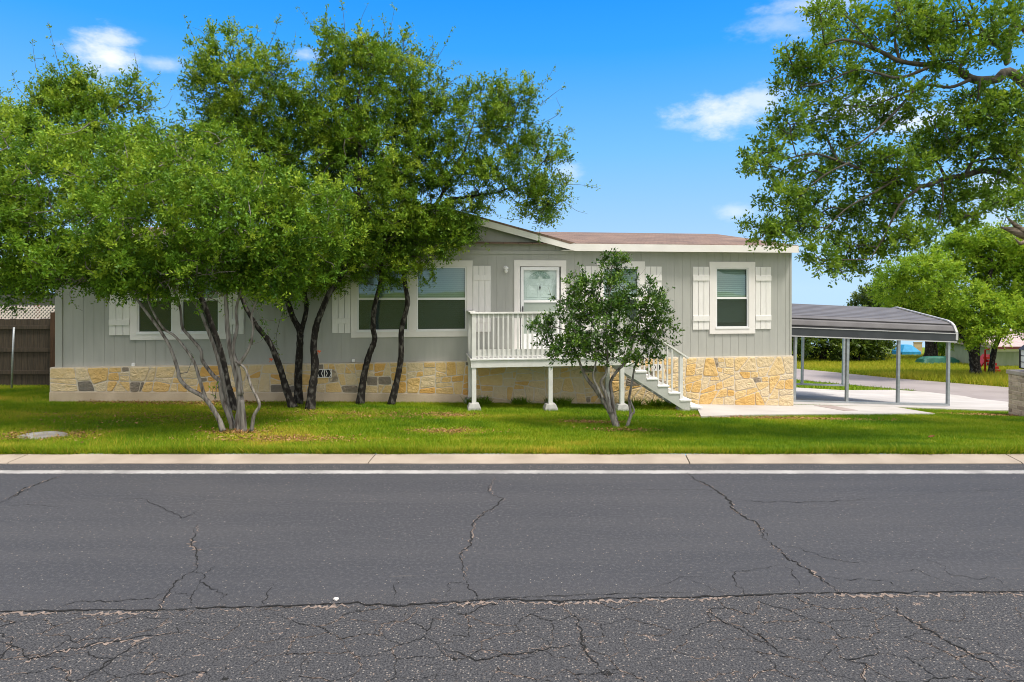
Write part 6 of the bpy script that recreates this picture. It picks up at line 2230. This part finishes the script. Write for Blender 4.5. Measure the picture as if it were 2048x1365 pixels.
# longer unmown fringe along the kerb and seed stalks
n = 56000
X = rng.uniform(-11, 11, n); Y = 8.79 + np.abs(rng.normal(0, 0.07, n)) - 0.10 * np.clip(fbm(X * 0.9, X * 0 + 7, 53, 3) - 0.5, 0, 1)
f = fbm(X * 1.4 + 5, Y * 0 + 3, 51, 3)
kp = rng.uniform(0, 1, n) < np.clip(f * 1.9 - 0.35, 0.12, 1)
X, Y, f = X[kp], Y[kp], f[kp]
blades(X, Y, rng.uniform(0.03, 0.12, len(X)) * (0.5 + f), rng.uniform(0.007, 0.012, len(X)), 0.42 + rng.normal(0, 0.22, len(X)), 0.5, "kerb_grass", M['grass'], None)
n = 900
X = rng.uniform(-8, -1, n); Y = rng.uniform(8.85, 10.2, n)
kp = fbm(X * 1.2, Y * 1.2, 61, 2) > 0.5
X, Y = X[kp], Y[kp]
blades(X, Y, rng.uniform(0.10, 0.20, len(X)), rng.uniform(0.005, 0.008, len(X)), 0.85 + rng.normal(0, 0.1, len(X)), 0.3, "grass_stalks", M['grass'], None)
# weeds under the porch
X = HO.x + rng.uniform(7.6, 12.3, 2600); vv = rng.uniform(0.15, 0.5, 2600)
n = 2600
uu = rng.uniform(hu(930), hu(1340), n)
kp = fbm(uu * 3, uu * 0 + 1, 71, 2) > 0.42
uu, vv = uu[kp], vv[kp]
X = HO.x + uu * DU.x + vv * DV.x; Y = HO.y + uu * DU.y + vv * DV.y
blades(X, Y, rng.uniform(0.05, 0.22, len(X)), rng.uniform(0.02, 0.045, len(X)), 0.05 + rng.uniform(0, 0.15, len(X)), 0.7, "weeds", M['grass'], None)
# tall yellow grass beyond the side road
n = 170000
Y = 19 + 33 * rng.uniform(0, 1, n) ** 1.1
X = rng.uniform(0.36, 0.95, n) * Y
kp = ~in_poly(X, Y, SROAD) & ~in_poly(X, Y, SLAB)
far = np.array([[p.x, p.y] for p in SROAD[:len(road_far)]])
fy = np.interp(X, far[:, 0], far[:, 1])
kp &= Y > fy
X, Y = X[kp], Y[kp]
f = fbm(X * 0.25, Y * 0.4, 81, 4)
fe = np.exp(-(Y - np.interp(X, far[:, 0], far[:, 1])) / 2.5)
blades(X, Y, rng.uniform(0.2, 0.50, len(X)) * (0.55 + 0.7 * f) * (1 - 0.65 * np.clip((Y - 28) / 6, 0, 1)), rng.uniform(0.02, 0.045, len(X)), 0.42 + 0.9 * (f - 0.5) + rng.normal(0, 0.16, len(X)), 0.3, "tall_grass", M['drygrass'], None)
# short grass between driveway and side road
n = 26000
Y = rng.uniform(17, 34, n); X = rng.uniform(0.34, 0.62, n) * Y
kp = ~in_poly(X, Y, SROAD) & ~in_poly(X, Y, SLAB) & (Y < np.interp(X, far[:, 0], far[:, 1])) & ~house_mask(X, Y, 0.1)
X, Y = X[kp], Y[kp]
blades(X, Y, rng.uniform(0.05, 0.12, len(X)), rng.uniform(0.02, 0.035, len(X)), 0.35 + rng.normal(0, 0.18, len(X)), 0.5, "verge_grass", M['grass'], None)
